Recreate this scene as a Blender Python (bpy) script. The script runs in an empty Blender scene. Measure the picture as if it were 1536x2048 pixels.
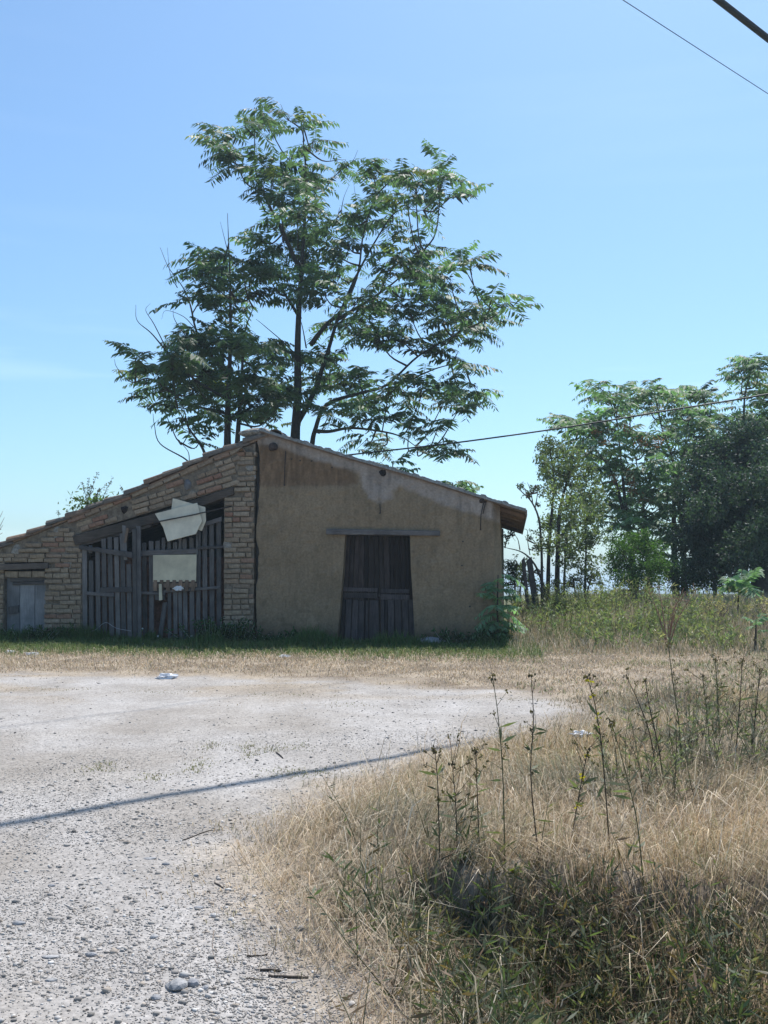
import bpy, bmesh, math, random
import numpy as np
from mathutils import Vector, Matrix

rng = np.random.default_rng(7)
random.seed(7)
scene = bpy.context.scene
COL = scene.collection

# ------------------------------------------------------------------ camera
FOC = 2150.0                       # focal length in pixels of the 1536 x 2048 picture
PITCH = math.atan(146 / FOC)
EYE = np.array([0.0, 0.0, 1.6])
cam_d = bpy.data.cameras.new('camera')
cam_d.sensor_fit = 'VERTICAL'; cam_d.sensor_height = 24.0; cam_d.lens = 24.0 * FOC / 2048
cam_d.clip_start = 0.05; cam_d.clip_end = 20000
cam = bpy.data.objects.new('camera', cam_d); COL.objects.link(cam)
cam.location = EYE; cam.rotation_euler = (math.pi / 2 + PITCH, 0, 0)
scene.camera = cam

# ------------------------------------------------------------------ sky, sun, exposure
SUN_EL, SUN_AZ = math.radians(61), math.radians(25)       # azimuth clockwise from +Y (to the right)
world = bpy.data.worlds.new('World'); scene.world = world; world.use_nodes = True
wn, wl = world.node_tree.nodes, world.node_tree.links
wn.clear()
w_out = wn.new('ShaderNodeOutputWorld'); w_bg = wn.new('ShaderNodeBackground')
sky = wn.new('ShaderNodeTexSky'); sky.sky_type = 'NISHITA'; sky.sun_disc = False
sky.sun_elevation = SUN_EL; sky.sun_rotation = SUN_AZ
sky.altitude = 100; sky.air_density = 1.0; sky.dust_density = 1.3; sky.ozone_density = 2.0
# thin cirrus: streaks of noise over the whole dome
tc = wn.new('ShaderNodeTexCoord'); mp = wn.new('ShaderNodeMapping'); mp.inputs['Scale'].default_value = (1.3, 1.3, 14)
nz = wn.new('ShaderNodeTexNoise'); nz.inputs['Scale'].default_value = 1.6; nz.inputs['Detail'].default_value = 5
rp = wn.new('ShaderNodeMapRange'); rp.inputs['From Min'].default_value = 0.56; rp.inputs['From Max'].default_value = 0.85
rp.inputs['To Max'].default_value = 0.42
mx = wn.new('ShaderNodeMix'); mx.data_type = 'RGBA'; mx.inputs['B'].default_value = (11, 12.5, 13.5, 1)
wl.new(tc.outputs['Generated'], mp.inputs['Vector']); wl.new(mp.outputs[0], nz.inputs['Vector'])
sx = wn.new('ShaderNodeSeparateXYZ'); lo = wn.new('ShaderNodeMapRange'); lo.inputs['From Min'].default_value = 0.30; lo.inputs['From Max'].default_value = 0.06; lo.inputs['To Min'].default_value = 0.12
cm = wn.new('ShaderNodeMath'); cm.operation = 'MULTIPLY'; wl.new(tc.outputs['Generated'], sx.inputs[0]); wl.new(sx.outputs[2], lo.inputs['Value'])
wl.new(nz.outputs['Fac'], rp.inputs['Value']); wl.new(rp.outputs[0], cm.inputs[0]); wl.new(lo.outputs[0], cm.inputs[1]); wl.new(cm.outputs[0], mx.inputs['Factor'])
tint = wn.new('ShaderNodeMix'); tint.data_type = 'RGBA'; tint.blend_type = 'MULTIPLY'; tint.inputs['Factor'].default_value = 1; tint.inputs['B'].default_value = (0.93, 1.2, 1.34, 1)
wl.new(sky.outputs[0], tint.inputs['A']); wl.new(tint.outputs['Result'], mx.inputs['A']); wl.new(mx.outputs['Result'], w_bg.inputs['Color'])
w_bg.inputs['Strength'].default_value = 0.10
wl.new(w_bg.outputs[0], w_out.inputs['Surface'])

sun_d = bpy.data.lights.new('sun', 'SUN'); sun_d.energy = 4.9; sun_d.angle = math.radians(0.53); sun_d.color = (1.0, 0.965, 0.92)
sun = bpy.data.objects.new('sun', sun_d); COL.objects.link(sun)
S_DIR = np.array([math.sin(SUN_AZ) * math.cos(SUN_EL), math.cos(SUN_AZ) * math.cos(SUN_EL), math.sin(SUN_EL)])
sun.rotation_euler = Vector(S_DIR).to_track_quat('Z', 'Y').to_euler()
sun.location = (5, 10, 30)

VEIL_DENSITY = 0.0009  # density of the scattering box added to imitate lens glare
vs = scene.view_settings
vs.view_transform = 'Standard'; vs.look = 'None'; vs.exposure = 0.40; vs.gamma = 1.0; vs.use_curve_mapping = False
scene.render.engine = 'CYCLES'
scene.cycles.use_denoising = True
scene.cycles.max_bounces = 6; scene.cycles.diffuse_bounces = 3; scene.cycles.glossy_bounces = 2
scene.cycles.transmission_bounces = 4; scene.cycles.transparent_max_bounces = 4
scene.cycles.sample_clamp_indirect = 6

# ------------------------------------------------------------------ helpers: picture <-> place
RIGHT = np.array([1.0, 0, 0]); UPV = np.array([0, -math.sin(PITCH), math.cos(PITCH)]); FWD = np.array([0, math.cos(PITCH), math.sin(PITCH)])
def ray(px, py): return RIGHT * (px - 768) / FOC + UPV * (1024 - py) / FOC + FWD
def at(px, py, depth):
    d = ray(px, py); return EYE + d * (depth / d[1])
def sstep(a, b, x):
    t = np.clip((np.asarray(x, float) - a) / (b - a), 0, 1); return t * t * (3 - 2 * t)
def _hash(i, j, s):
    h = (i.astype(np.int64) * 374761393 + j.astype(np.int64) * 668265263 + s * 1442695041) & 0xffffffff
    h = ((h ^ (h >> 13)) * 1274126177) & 0xffffffff
    return ((h ^ (h >> 16)) & 0xffff) / 65535.0
def vnoise(x, y, s=0):
    x = np.asarray(x, float); y = np.asarray(y, float)
    i = np.floor(x); j = np.floor(y); a = x - i; b = y - j
    a = a * a * (3 - 2 * a); b = b * b * (3 - 2 * b)
    return (_hash(i, j, s) * (1 - a) + _hash(i + 1, j, s) * a) * (1 - b) + (_hash(i, j + 1, s) * (1 - a) + _hash(i + 1, j + 1, s) * a) * b
def fbm(x, y, s=0, o=4):
    r = 0; a = 0.5
    for k in range(o):
        r = r + a * vnoise(np.asarray(x) * 2 ** k, np.asarray(y) * 2 ** k, s + k * 17); a *= 0.5
    return r / (1 - 0.5 ** o)
def base_g(y):
    y = np.asarray(y, float)
    up = 0.0354 * np.minimum(y, 21) + 0.0354 * 6 * (1 - np.exp(-np.maximum(y - 21, 0) / 6))
    return up - 9.0 * sstep(45, 220, y)
def base_hit(px, py):
    d = ray(px, py); t = 1.6 / (0.0354 * d[1] - d[2]); return (EYE + t * d)[:2]
# edge of the gravel yard, traced on the ground
LOT_PX = [(-500, 1349), (0, 1349), (400, 1354), (800, 1366), (1050, 1384), (1150, 1412), (1130, 1452), (1000, 1478), (850, 1505), (700, 1555),
          (560, 1612), (480, 1668), (425, 1735), (470, 1805), (560, 1905), (610, 1980), (650, 2060), (720, 2400)]
LOT = np.array([base_hit(*p) for p in LOT_PX] + [(1.0, -12), (-30, -12), (-30, 13.6)])
def poly_sd(P, x, y):                                   # signed distance, positive inside
    x = np.asarray(x, float); y = np.asarray(y, float)
    d = np.full(x.shape, 1e9); ins = np.zeros(x.shape, bool)
    n = len(P)
    for i in range(n):
        ax, ay = P[i]; bx, by = P[(i + 1) % n]
        ex, ey = bx - ax, by - ay; L = ex * ex + ey * ey + 1e-12
        t = np.clip(((x - ax) * ex + (y - ay) * ey) / L, 0, 1)
        d = np.minimum(d, (x - ax - t * ex) ** 2 + (y - ay - t * ey) ** 2)
        c = ((ay > y) != (by > y)) & (x < ex * (y - ay) / (ey if abs(ey) > 1e-12 else 1e-12) + ax)
        ins ^= c
    return np.where(ins, 1, -1) * np.sqrt(d)
def lot_sd(x, y): return poly_sd(LOT, x, y) + 0.75 * (fbm(np.asarray(x) * 1.1, np.asarray(y) * 1.5, 5, 5) - 0.5) * (0.6 + 0.4 * sstep(6, 11, y)) + 0.5 * sstep(9, 12, y) * (fbm(np.asarray(x) * 0.9, np.asarray(y) * 3.5, 6, 5) - 0.5)
def bank(x, y):                                         # low earth bank on the right of the yard
    x = np.asarray(x, float); y = np.asarray(y, float)
    sd = -poly_sd(LOT, x, y)
    edge = y - 0.42 * np.exp(-((x - .55) / .45) ** 2) + 0.10 * np.sin(x * 2.3 + .6) + 0.9 * (fbm(x * 2.1, y * 1.1, 8) - 0.5)
    top = 0.15 * sstep(0.15, 1.1, sd) * (1 - sstep(7.5, 10, y))
    return top * sstep(4.2, 4.8, y) - 0.36 * (1 - 0.62 * np.exp(-((x - 1.35) / .38) ** 2)) * sstep(0.40, 0.95, sd) * (1 - sstep(4.62, 4.86, edge)) * sstep(-4, 2, y)
def ground(x, y):
    x = np.asarray(x, float); y = np.asarray(y, float)
    n = 0.05 * (fbm(x * 0.5, y * 0.5, 1) - 0.5) + 0.02 * (fbm(x * 2.5, y * 2.5, 2) - 0.5)
    side = 0.25 * sstep(3.0, 8.0, x) * sstep(15, 20, y)
    return base_g(y) + n + bank(x, y) + side
def gpt(px, py):
    d = ray(px, py); t = np.linspace(2, 60, 6000); P = EYE + np.outer(t, d)
    k = np.argmax(P[:, 2] < ground(P[:, 0], P[:, 1])); return P[k]
def proj(P):
    P = np.asarray(P) - EYE
    z = P @ FWD; return 768 + FOC * (P @ RIGHT) / z, 1024 - FOC * (P @ UPV) / z

# ------------------------------------------------------------------ helpers: materials
def new_mat(name):
    m = bpy.data.materials.new(name); m.use_nodes = True
    n, l = m.node_tree.nodes, m.node_tree.links
    return m, n, l, n['Principled BSDF'], n['Material Output']
def add_bump(n, l, bsdf, src, strength, dist):
    b = n.new('ShaderNodeBump'); b.inputs['Strength'].default_value = strength; b.inputs['Distance'].default_value = dist
    l.new(src, b.inputs['Height']); l.new(b.outputs[0], bsdf.inputs['Normal'])
def noise_node(n, l, scale, detail=5, rough=0.6, vec=None, stretch=None):
    t = n.new('ShaderNodeTexNoise'); t.inputs['Scale'].default_value = scale; t.inputs['Detail'].default_value = detail; t.inputs['Roughness'].default_value = rough
    if vec is None:
        c = n.new('ShaderNodeTexCoord'); vec = c.outputs['Object']
    if stretch:
        m = n.new('ShaderNodeMapping'); m.inputs['Scale'].default_value = stretch; l.new(vec, m.inputs['Vector']); vec = m.outputs[0]
    l.new(vec, t.inputs['Vector']); return t
def ramp(n, l, src, stops):
    r = n.new('ShaderNodeValToRGB'); e = r.color_ramp.elements
    while len(e) < len(stops): e.new(0.5)
    for k, (p, c) in enumerate(stops): e[k].position = p; e[k].color = (*c, 1)
    l.new(src, r.inputs[0]); return r
def mult(n, l, a, b, fac=1.0):
    m = n.new('ShaderNodeMix'); m.data_type = 'RGBA'; m.blend_type = 'MULTIPLY'; m.inputs['Factor'].default_value = fac
    l.new(a, m.inputs['A']); l.new(b, m.inputs['B']); return m.outputs['Result']

def attr_leaf_mat(name, trans=0.35, rough=0.5, spec=0.3, tc_=(1.25, 1.5, 0.6, 1)):
    m, n, l, b, o = new_mat(name)
    a = n.new('ShaderNodeVertexColor'); a.layer_name = 'Col'
    l.new(a.outputs[0], b.inputs['Base Color']); b.inputs['Roughness'].default_value = rough; b.inputs['Specular IOR Level'].default_value = spec
    t = n.new('ShaderNodeBsdfTranslucent'); g = n.new('ShaderNodeMix'); g.data_type = 'RGBA'; g.blend_type = 'MULTIPLY'
    g.inputs['Factor'].default_value = 1; g.inputs['B'].default_value = tc_
    l.new(a.outputs[0], g.inputs['A']); l.new(g.outputs['Result'], t.inputs['Color'])
    s = n.new('ShaderNodeMixShader'); s.inputs[0].default_value = trans
    l.new(b.outputs[0], s.inputs[1]); l.new(t.outputs[0], s.inputs[2]); l.new(s.outputs[0], o.inputs['Surface'])
    return m
def attr_mat(name, rough=0.9, bump=0.0, scale=20, dist=0.01, var=0.35):
    m, n, l, b, o = new_mat(name)
    a = n.new('ShaderNodeVertexColor'); a.layer_name = 'Col'
    t = noise_node(n, l, scale); r = ramp(n, l, t.outputs['Fac'], [(0.3, (1 - var,) * 3), (0.7, (1 + var,) * 3)])
    l.new(mult(n, l, a.outputs[0], r.outputs[0]), b.inputs['Base Color']); b.inputs['Roughness'].default_value = rough
    b.inputs['Specular IOR Level'].default_value = 0.2
    if bump: add_bump(n, l, b, t.outputs['Fac'], bump, dist)
    return m
def wood_mat(name, c1, c2, axis=2, scale=14, rand=0.35):
    m, n, l, b, o = new_mat(name)
    st = [7, 7, 7]; st[axis] = 0.35
    oi = n.new('ShaderNodeObjectInfo'); tcn = n.new('ShaderNodeTexCoord')
    ad = n.new('ShaderNodeVectorMath'); ad.operation = 'ADD'; sc = n.new('ShaderNodeVectorMath'); sc.operation = 'SCALE'; sc.inputs[3].default_value = 37
    cx = n.new('ShaderNodeCombineXYZ'); l.new(oi.outputs['Random'], cx.inputs[0]); l.new(oi.outputs['Random'], cx.inputs[2])
    l.new(cx.outputs[0], sc.inputs[0]); l.new(tcn.outputs['Object'], ad.inputs[0]); l.new(sc.outputs[0], ad.inputs[1])
    t = noise_node(n, l, scale, 6, 0.65, ad.outputs[0], st)
    r = ramp(n, l, t.outputs['Fac'], [(0.3, c1), (0.72, c2)])
    t2 = noise_node(n, l, 3, 4, 0.6, ad.outputs[0]); r2 = ramp(n, l, t2.outputs['Fac'], [(0.3, (0.6, 0.6, 0.6)), (0.7, (1.15, 1.12, 1.1))])
    mr = n.new('ShaderNodeMapRange'); mr.inputs['To Min'].default_value = 1 - rand; mr.inputs['To Max'].default_value = 1 + rand
    l.new(oi.outputs['Random'], mr.inputs['Value'])
    l.new(mult(n, l, mult(n, l, r.outputs[0], r2.outputs[0]), mr.outputs[0]), b.inputs['Base Color'])
    b.inputs['Roughness'].default_value = 0.85; b.inputs['Specular IOR Level'].default_value = 0.2
    add_bump(n, l, b, t.outputs['Fac'], 0.6, 0.01)
    return m
def stone_mat(name, stops, scale=25, bump=0.5, dist=0.01, rough=0.92, perobj=True):
    m, n, l, b, o = new_mat(name)
    tcn = n.new('ShaderNodeTexCoord')
    t = noise_node(n, l, scale, 6, 0.65, tcn.outputs['Object'])
    if perobj:
        oi = n.new('ShaderNodeObjectInfo'); r = ramp(n, l, oi.outputs['Random'], stops)
    else:
        t0 = noise_node(n, l, scale * 0.25, 4, 0.6, tcn.outputs['Object']); r = ramp(n, l, t0.outputs['Fac'], stops)
    r2 = ramp(n, l, t.outputs['Fac'], [(0.3, (0.6, 0.6, 0.6)), (0.7, (1.25, 1.25, 1.25))])
    l.new(mult(n, l, r.outputs[0], r2.outputs[0]), b.inputs['Base Color']); b.inputs['Roughness'].default_value = rough
    b.inputs['Specular IOR Level'].default_value = 0.2
    add_bump(n, l, b, t.outputs['Fac'], bump, dist)
    return m
def plain_mat(name, c, rough=0.6, metal=0.0, var=0.2, scale=12, bump=0.15):
    m, n, l, b, o = new_mat(name)
    t = noise_node(n, l, scale); r = ramp(n, l, t.outputs['Fac'], [(0.3, tuple(x * (1 - var) for x in c)), (0.7, tuple(min(1, x * (1 + var)) for x in c))])
    l.new(r.outputs[0], b.inputs['Base Color']); b.inputs['Roughness'].default_value = rough; b.inputs['Metallic'].default_value = metal
    add_bump(n, l, b, t.outputs['Fac'], bump, 0.01)
    return m

M = {}
M['leaf'] = attr_leaf_mat('pinnate_leaf', 0.42, 0.58, 0.45, (1.2, 1.45, 0.8, 1))
M['smallleaf'] = attr_leaf_mat('small_leaf', 0.35, 0.6, 0.3)
M['blade'] = attr_leaf_mat('grass_blade', 0.30, 0.6, 0.25)
M['straw'] = attr_leaf_mat('straw_blade', 0.30, 0.65, 0.2, (1.1, 1.05, 0.95, 1))
M['bark'] = stone_mat('bark', [(0.0, (0.055, 0.045, 0.038)), (1.0, (0.085, 0.07, 0.06))], 14, 0.7, 0.02)
M['twig'] = plain_mat('dry_twig', (0.17, 0.13, 0.105), 0.9)
M['redtwig'] = plain_mat('reddish_dry_twig', (0.26, 0.13, 0.085), 0.9)
M['brick'] = stone_mat('brick', [(0.0, (0.285, 0.215, 0.15)), (0.28, (0.345, 0.265, 0.185)), (0.5, (0.27, 0.20, 0.14)), (0.7, (0.365, 0.285, 0.205)), (0.86, (0.32, 0.22, 0.155)), (1.0, (0.285, 0.155, 0.105))], 16, 0.8, 0.012)
M['mortar'] = stone_mat('mortar', [(0.3, (0.155, 0.122, 0.09)), (0.7, (0.25, 0.205, 0.155))], 18, 0.7, 0.015, perobj=False)
M['tile'] = stone_mat('roof_tile', [(0.0, (0.19, 0.145, 0.11)), (0.5, (0.125, 0.11, 0.095)), (1.0, (0.25, 0.155, 0.10))], 22, 0.6, 0.008)
M['verge'] = stone_mat('verge_mortar', [(0.3, (0.24, 0.215, 0.18)), (0.7, (0.38, 0.35, 0.31))], 30, 0.9, 0.02, perobj=False)
M['wood_grey'] = wood_mat('weathered_wood', (0.085, 0.08, 0.08), (0.20, 0.19, 0.185))
M['wood_beam'] = wood_mat('lintel_wood', (0.08, 0.062, 0.05), (0.19, 0.155, 0.13), axis=0)
M['wood_rail'] = wood_mat('rail_wood', (0.075, 0.068, 0.066), (0.18, 0.165, 0.16), axis=0)
M['wood_door'] = wood_mat('dark_door_wood', (0.022, 0.017, 0.017), (0.082, 0.060, 0.054), rand=.55)
M['wood_lower'] = wood_mat('grey_door_wood', (0.04, 0.034, 0.036), (0.125, 0.105, 0.105), rand=.55)
M['wood_blue'] = wood_mat('blue_grey_wood', (0.22, 0.225, 0.235), (0.36, 0.36, 0.37))
M['wood_brown'] = wood_mat('brown_wood', (0.16, 0.11, 0.08), (0.32, 0.225, 0.16))
M['iron'] = plain_mat('rusty_iron', (0.06, 0.045, 0.04), 0.7, 0.4)
M['board'] = plain_mat('cream_board', (0.66, 0.595, 0.46), 0.7, 0, 0.22, 3.5, 0.25)
M['board_dirty'] = plain_mat('yellowed_board', (0.57, 0.505, 0.36), 0.75, 0, 0.26, 3, 0.25)
M['rag'] = plain_mat('white_rag', (0.74, 0.74, 0.76), 0.7, 0, 0.1, 20, 0.2)
M['cable'] = plain_mat('cable_rubber', (0.018, 0.02, 0.024), 0.6, 0, 0.1)
M['wire'] = plain_mat('thin_wire', (0.10, 0.13, 0.20), 0.5, 0.2, 0.1)
M['dark'] = plain_mat('dark_brown_fill', (0.10, 0.075, 0.055), 0.95)  # dark brown for the inner partition and the sheets behind the door planks
M['rock'] = stone_mat('rock', [(0.0, (0.36, 0.35, 0.34)), (0.6, (0.28, 0.28, 0.29)), (1.0, (0.46, 0.44, 0.42))], 30, 0.6, 0.01)
M['gravel'] = attr_mat('gravel_stone', 0.9, 0.3, 40, 0.005, 0.2)
M['flower'] = plain_mat('pale_blue_flower', (0.5, 0.55, 0.75), 0.7)

# ------------------------------------------------------------------ helpers: objects
def tag(o, label=None, cat=None, group=None, kind=None):
    if label: o['label'] = label
    if cat: o['category'] = cat
    if group: o['group'] = group
    if kind: o['kind'] = kind
    return o
def empty(name, loc, rz=0):
    o = bpy.data.objects.new(name, None); COL.objects.link(o); o.location = loc; o.rotation_euler = (0, 0, rz); o.empty_display_size = 0.2
    return o
def link(name, me, mat, parent=None):
    if mat is not None and not me.materials: me.materials.append(mat)
    o = bpy.data.objects.new(name, me); COL.objects.link(o)
    if parent is not None: o.parent = parent
    return o
class Acc:                                              # numpy triangle collector
    def __init__(s): s.V = []; s.F = []; s.C = []; s.n = 0
    def add(s, V, F, C=None):
        V = np.asarray(V, np.float32).reshape(-1, 3); F = np.asarray(F, np.int32).reshape(-1, 3)
        s.V.append(V); s.F.append(F + s.n); s.n += len(V)
        if C is None: C = (0.5, 0.5, 0.5)
        C = np.asarray(C, np.float32)
        if C.ndim == 1: C = np.tile(C, (len(V), 1))
        s.C.append(C)
    def mesh(s, name, smooth=False, origin=None):
        V = np.concatenate(s.V); F = np.concatenate(s.F); C = np.concatenate(s.C)
        if origin is not None: V = V - np.asarray(origin, np.float32)
        me = bpy.data.meshes.new(name)
        me.vertices.add(len(V)); me.vertices.foreach_set('co', V.ravel())
        me.loops.add(F.size); me.loops.foreach_set('vertex_index', F.ravel())
        me.polygons.add(len(F)); me.polygons.foreach_set('loop_start', np.arange(0, F.size, 3, dtype=np.int32))
        me.update(calc_edges=True)
        a = me.color_attributes.new('Col', 'FLOAT_COLOR', 'POINT')
        a.data.foreach_set('color', np.concatenate([C, np.ones((len(C), 1), np.float32)], 1).ravel())
        if smooth: me.polygons.foreach_set('use_smooth', np.ones(len(F), bool))
        me.validate(); return me
    def build(s, name, mat, parent=None, smooth=False, origin=None):
        return link(name, s.mesh(name, smooth, origin), mat, parent)
def norm(v):
    v = np.asarray(v, float); return v / np.maximum(np.linalg.norm(v, axis=-1, keepdims=True), 1e-9)
def tube(acc, P, R, n=6, C=(0.5, 0.5, 0.5)):
    P = np.asarray(P, float); R = np.broadcast_to(np.asarray(R, float), (len(P),))
    T = norm(np.gradient(P, axis=0)); ref = np.array([0.31, 0.93, 0.2])
    A = norm(np.cross(T, ref)); B = np.cross(T, A)
    ang = np.arange(n) * 2 * math.pi / n
    V = P[:, None] + R[:, None, None] * (np.cos(ang)[None, :, None] * A[:, None] + np.sin(ang)[None, :, None] * B[:, None])
    V = V.reshape(-1, 3); F = []
    for i in range(len(P) - 1):
        for k in range(n):
            a, b = i * n + k, i * n + (k + 1) % n
            F += [(a, b, b + n), (a, b + n, a + n)]
    for k in range(1, n - 1):
        e = (len(P) - 1) * n
        F += [(0, k + 1, k), (e, e + k, e + k + 1)]
    acc.add(V, F, C)
def spline(P, m=6):
    P = np.asarray(P, float); Q = np.vstack([2 * P[0] - P[1], P, 2 * P[-1] - P[-2]]); out = []
    for i in range(1, len(Q) - 2):
        for t in np.linspace(0, 1, m, endpoint=False):
            a, b, c, d = Q[i - 1], Q[i], Q[i + 1], Q[i + 2]
            out.append(0.5 * ((2 * b) + (c - a) * t + (2 * a - 5 * b + 4 * c - d) * t * t + (3 * b - a - 3 * c + d) * t ** 3))
    out.append(P[-1]); return np.array(out)
def jitter(acc_mesh): pass

def prism_bm(bm, poly, v0, v1):                          # polygon in (u, z), extruded along v
    a = [bm.verts.new((u, v0, z)) for u, z in poly]; b = [bm.verts.new((u, v1, z)) for u, z in poly]
    n = len(poly)
    bm.faces.new(a); bm.faces.new(b[::-1])
    for i in range(n): bm.faces.new((a[i], b[i], b[(i + 1) % n], a[(i + 1) % n]))
def prism(name, poly, v0, v1, mat, parent, bevel=0.0, rough=0.0):
    bm = bmesh.new(); prism_bm(bm, poly, v0, v1)
    bmesh.ops.recalc_face_normals(bm, faces=bm.faces[:])
    if bevel: bmesh.ops.bevel(bm, geom=bm.edges[:], offset=bevel, segments=1, affect='EDGES', clamp_overlap=True)
    if rough:
        for v in bm.verts: v.co += Vector(((random.random() - .5) * rough, (random.random() - .5) * rough, (random.random() - .5) * rough))
    bmesh.ops.triangulate(bm, faces=[f for f in bm.faces if len(f.verts) > 4])
    me = bpy.data.meshes.new(name); bm.to_mesh(me); bm.free()
    return link(name, me, mat, parent)

# ================================================================== GROUND
ys = np.concatenate([np.linspace(-12, 2, 14, endpoint=False), np.geomspace(2, 60, 330, endpoint=False), np.geomspace(60, 6000, 30)])
ts = np.linspace(-1, 1, 420)
ts = ts * (0.72 + 0.28 * ts * ts)
XX = (0.75 * np.maximum(ys, 2) + 9)[:, None] * ts[None]; YY = np.repeat(ys[:, None], len(ts), 1)
ZZ = ground(XX, YY)
nr, nc = XX.shape
sdl = lot_sd(XX, YY)
gn = fbm(XX * 0.9, YY * 0.9, 11); gn2 = fbm(XX * 3.1, YY * 3.1, 12)
c_gravel = np.array([0.355, 0.335, 0.315]); c_gravel2 = np.array([0.305, 0.28, 0.252]); c_dry = np.array([0.335, 0.28, 0.215]); c_soil = np.array([0.20, 0.16, 0.12]); c_grn = np.array([0.10, 0.115, 0.05])
k = sstep(0.35, 0.7, gn)[..., None]; G = c_gravel * (1 - k) + c_gravel2 * k
k = sstep(0.35, 0.65, gn2)[..., None]; D = c_dry * (1 - k) + c_soil * k
k = (sstep(15.6, 17.4, YY + 0.6 * (gn - 0.5)))[..., None]; D = D * (1 - k) + (c_grn * 0.8 + c_soil * 0.2) * k
k = sstep(-0.35, 0.30, sdl + 0.6 * (gn2 - 0.5))[..., None]; GC = D * (1 - k) + G * k
k = (sstep(0.02, 0.25, -bank(XX, YY)) * 0.85)[..., None]; GC = GC * (1 - k) + np.array([0.085, 0.060, 0.040]) * k       # soil darkened to paint in shade on the bank's near drop
# crusted strip with thin dry grass along the far rim of the yard
k = (sstep(10.6, 12.6, YY) * sstep(0.45, 0.6, fbm(XX * 0.8, YY * 2.6, 21)) * (sdl > -0.2))[..., None] * 0.75
GC = GC * (1 - k) + (c_dry * 0.9) * k
gme = bpy.data.meshes.new('ground')
V = np.stack([XX, YY, ZZ], -1).reshape(-1, 3).astype(np.float32)
idx = np.arange(nr * nc).reshape(nr, nc); Q = np.stack([idx[:-1, :-1], idx[:-1, 1:], idx[1:, 1:], idx[1:, :-1]], -1).reshape(-1, 4).astype(np.int32)
gme.vertices.add(len(V)); gme.vertices.foreach_set('co', V.ravel()); gme.loops.add(Q.size); gme.loops.foreach_set('vertex_index', Q.ravel())
gme.polygons.add(len(Q)); gme.polygons.foreach_set('loop_start', np.arange(0, Q.size, 4, dtype=np.int32)); gme.update(calc_edges=True)
ca = gme.color_attributes.new('Col', 'FLOAT_COLOR', 'POINT'); ca.data.foreach_set('color', np.concatenate([GC.reshape(-1, 3), np.ones((nr * nc, 1))], 1).astype(np.float32).ravel())
gme.polygons.foreach_set('use_smooth', np.ones(len(Q), bool))
m, n, l, b, o = new_mat('ground')
a = n.new('ShaderNodeVertexColor'); a.layer_name = 'Col'
t1 = noise_node(n, l, 55, 6, 0.7); r1 = ramp(n, l, t1.outputs['Fac'], [(0.28, (0.74, 0.735, 0.73)), (0.5, (1, 1, 1)), (0.72, (1.18, 1.18, 1.19))])
t2 = noise_node(n, l, 1.7, 6, 0.6); r2 = ramp(n, l, t2.outputs['Fac'], [(0.3, (0.82, 0.80, 0.78)), (0.7, (1.12, 1.12, 1.13))])
vo = n.new('ShaderNodeTexVoronoi'); vo.inputs['Scale'].default_value = 42; tcn = n.new('ShaderNodeTexCoord'); l.new(tcn.outputs['Object'], vo.inputs['Vector'])
r3 = ramp(n, l, vo.outputs['Color'], [(0.2, (0.86, 0.86, 0.86)), (0.8, (1.12, 1.12, 1.12))])
l.new(mult(n, l, mult(n, l, mult(n, l, a.outputs[0], r1.outputs[0]), r2.outputs[0]), r3.outputs[0]), b.inputs['Base Color'])
b.inputs['Roughness'].default_value = 0.95; b.inputs['Specular IOR Level'].default_value = 0.15
ma = n.new('ShaderNodeMath'); ma.operation = 'SUBTRACT'; l.new(t1.outputs['Fac'], ma.inputs[0]); l.new(vo.outputs['Distance'], ma.inputs[1])
add_bump(n, l, b, ma.outputs[0], 0.45, 0.014)
tag(link('ground', gme, m), 'pale gravel yard running into dry grassy earth', 'ground', kind='structure')

# ================================================================== SHED
TH = math.radians(6.7)
EU = np.array([math.cos(TH), -math.sin(TH), 0]); EV = np.array([math.sin(TH), math.cos(TH), 0])
P0 = at(1003, 1287, 17.6); P0[2] = float(ground(P0[0], P0[1])) - 0.02
def Fp(px, py, v=0.0):                                   # picture point on a plane parallel to the front wall -> (u, z)
    d = ray(px, py); t = ((P0 - EYE) @ EV + v) / (d @ EV); q = EYE + t * d - P0
    return float(q @ EU), float(q[2])
def Fl(pts, v=0.0): return [Fp(x, y, v) for x, y in pts]
def Lw(u, v, z): return P0 + u * EU + v * EV + np.array([0, 0, z])
shed = empty('farm_shed', P0, -TH)
tag(shed, 'derelict farm shed of brick and brown adobe with a tiled gable roof', 'shed')
DEPTH = 6.4
VT = [(-60, 1105), (0, 1081), (73, 1052), (120, 1032), (172, 1012), (250, 980), (349, 936), (435, 898), (480, 880), (534, 858)]     # left verge, top
VTL = np.array(Fl(VT)); TB = 0.125
def verge_top(u): return np.interp(u, VTL[:, 0], VTL[:, 1])
def verge_bot(u): return verge_top(u) - TB
RT = [(520, 856), (600, 880), (700, 911), (840, 951), (960, 989), (1052, 1017)]                                                # right verge, top
RTL = np.array(Fl(RT))
def rtop(u): return np.interp(u, RTL[:, 0], RTL[:, 1])

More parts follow.
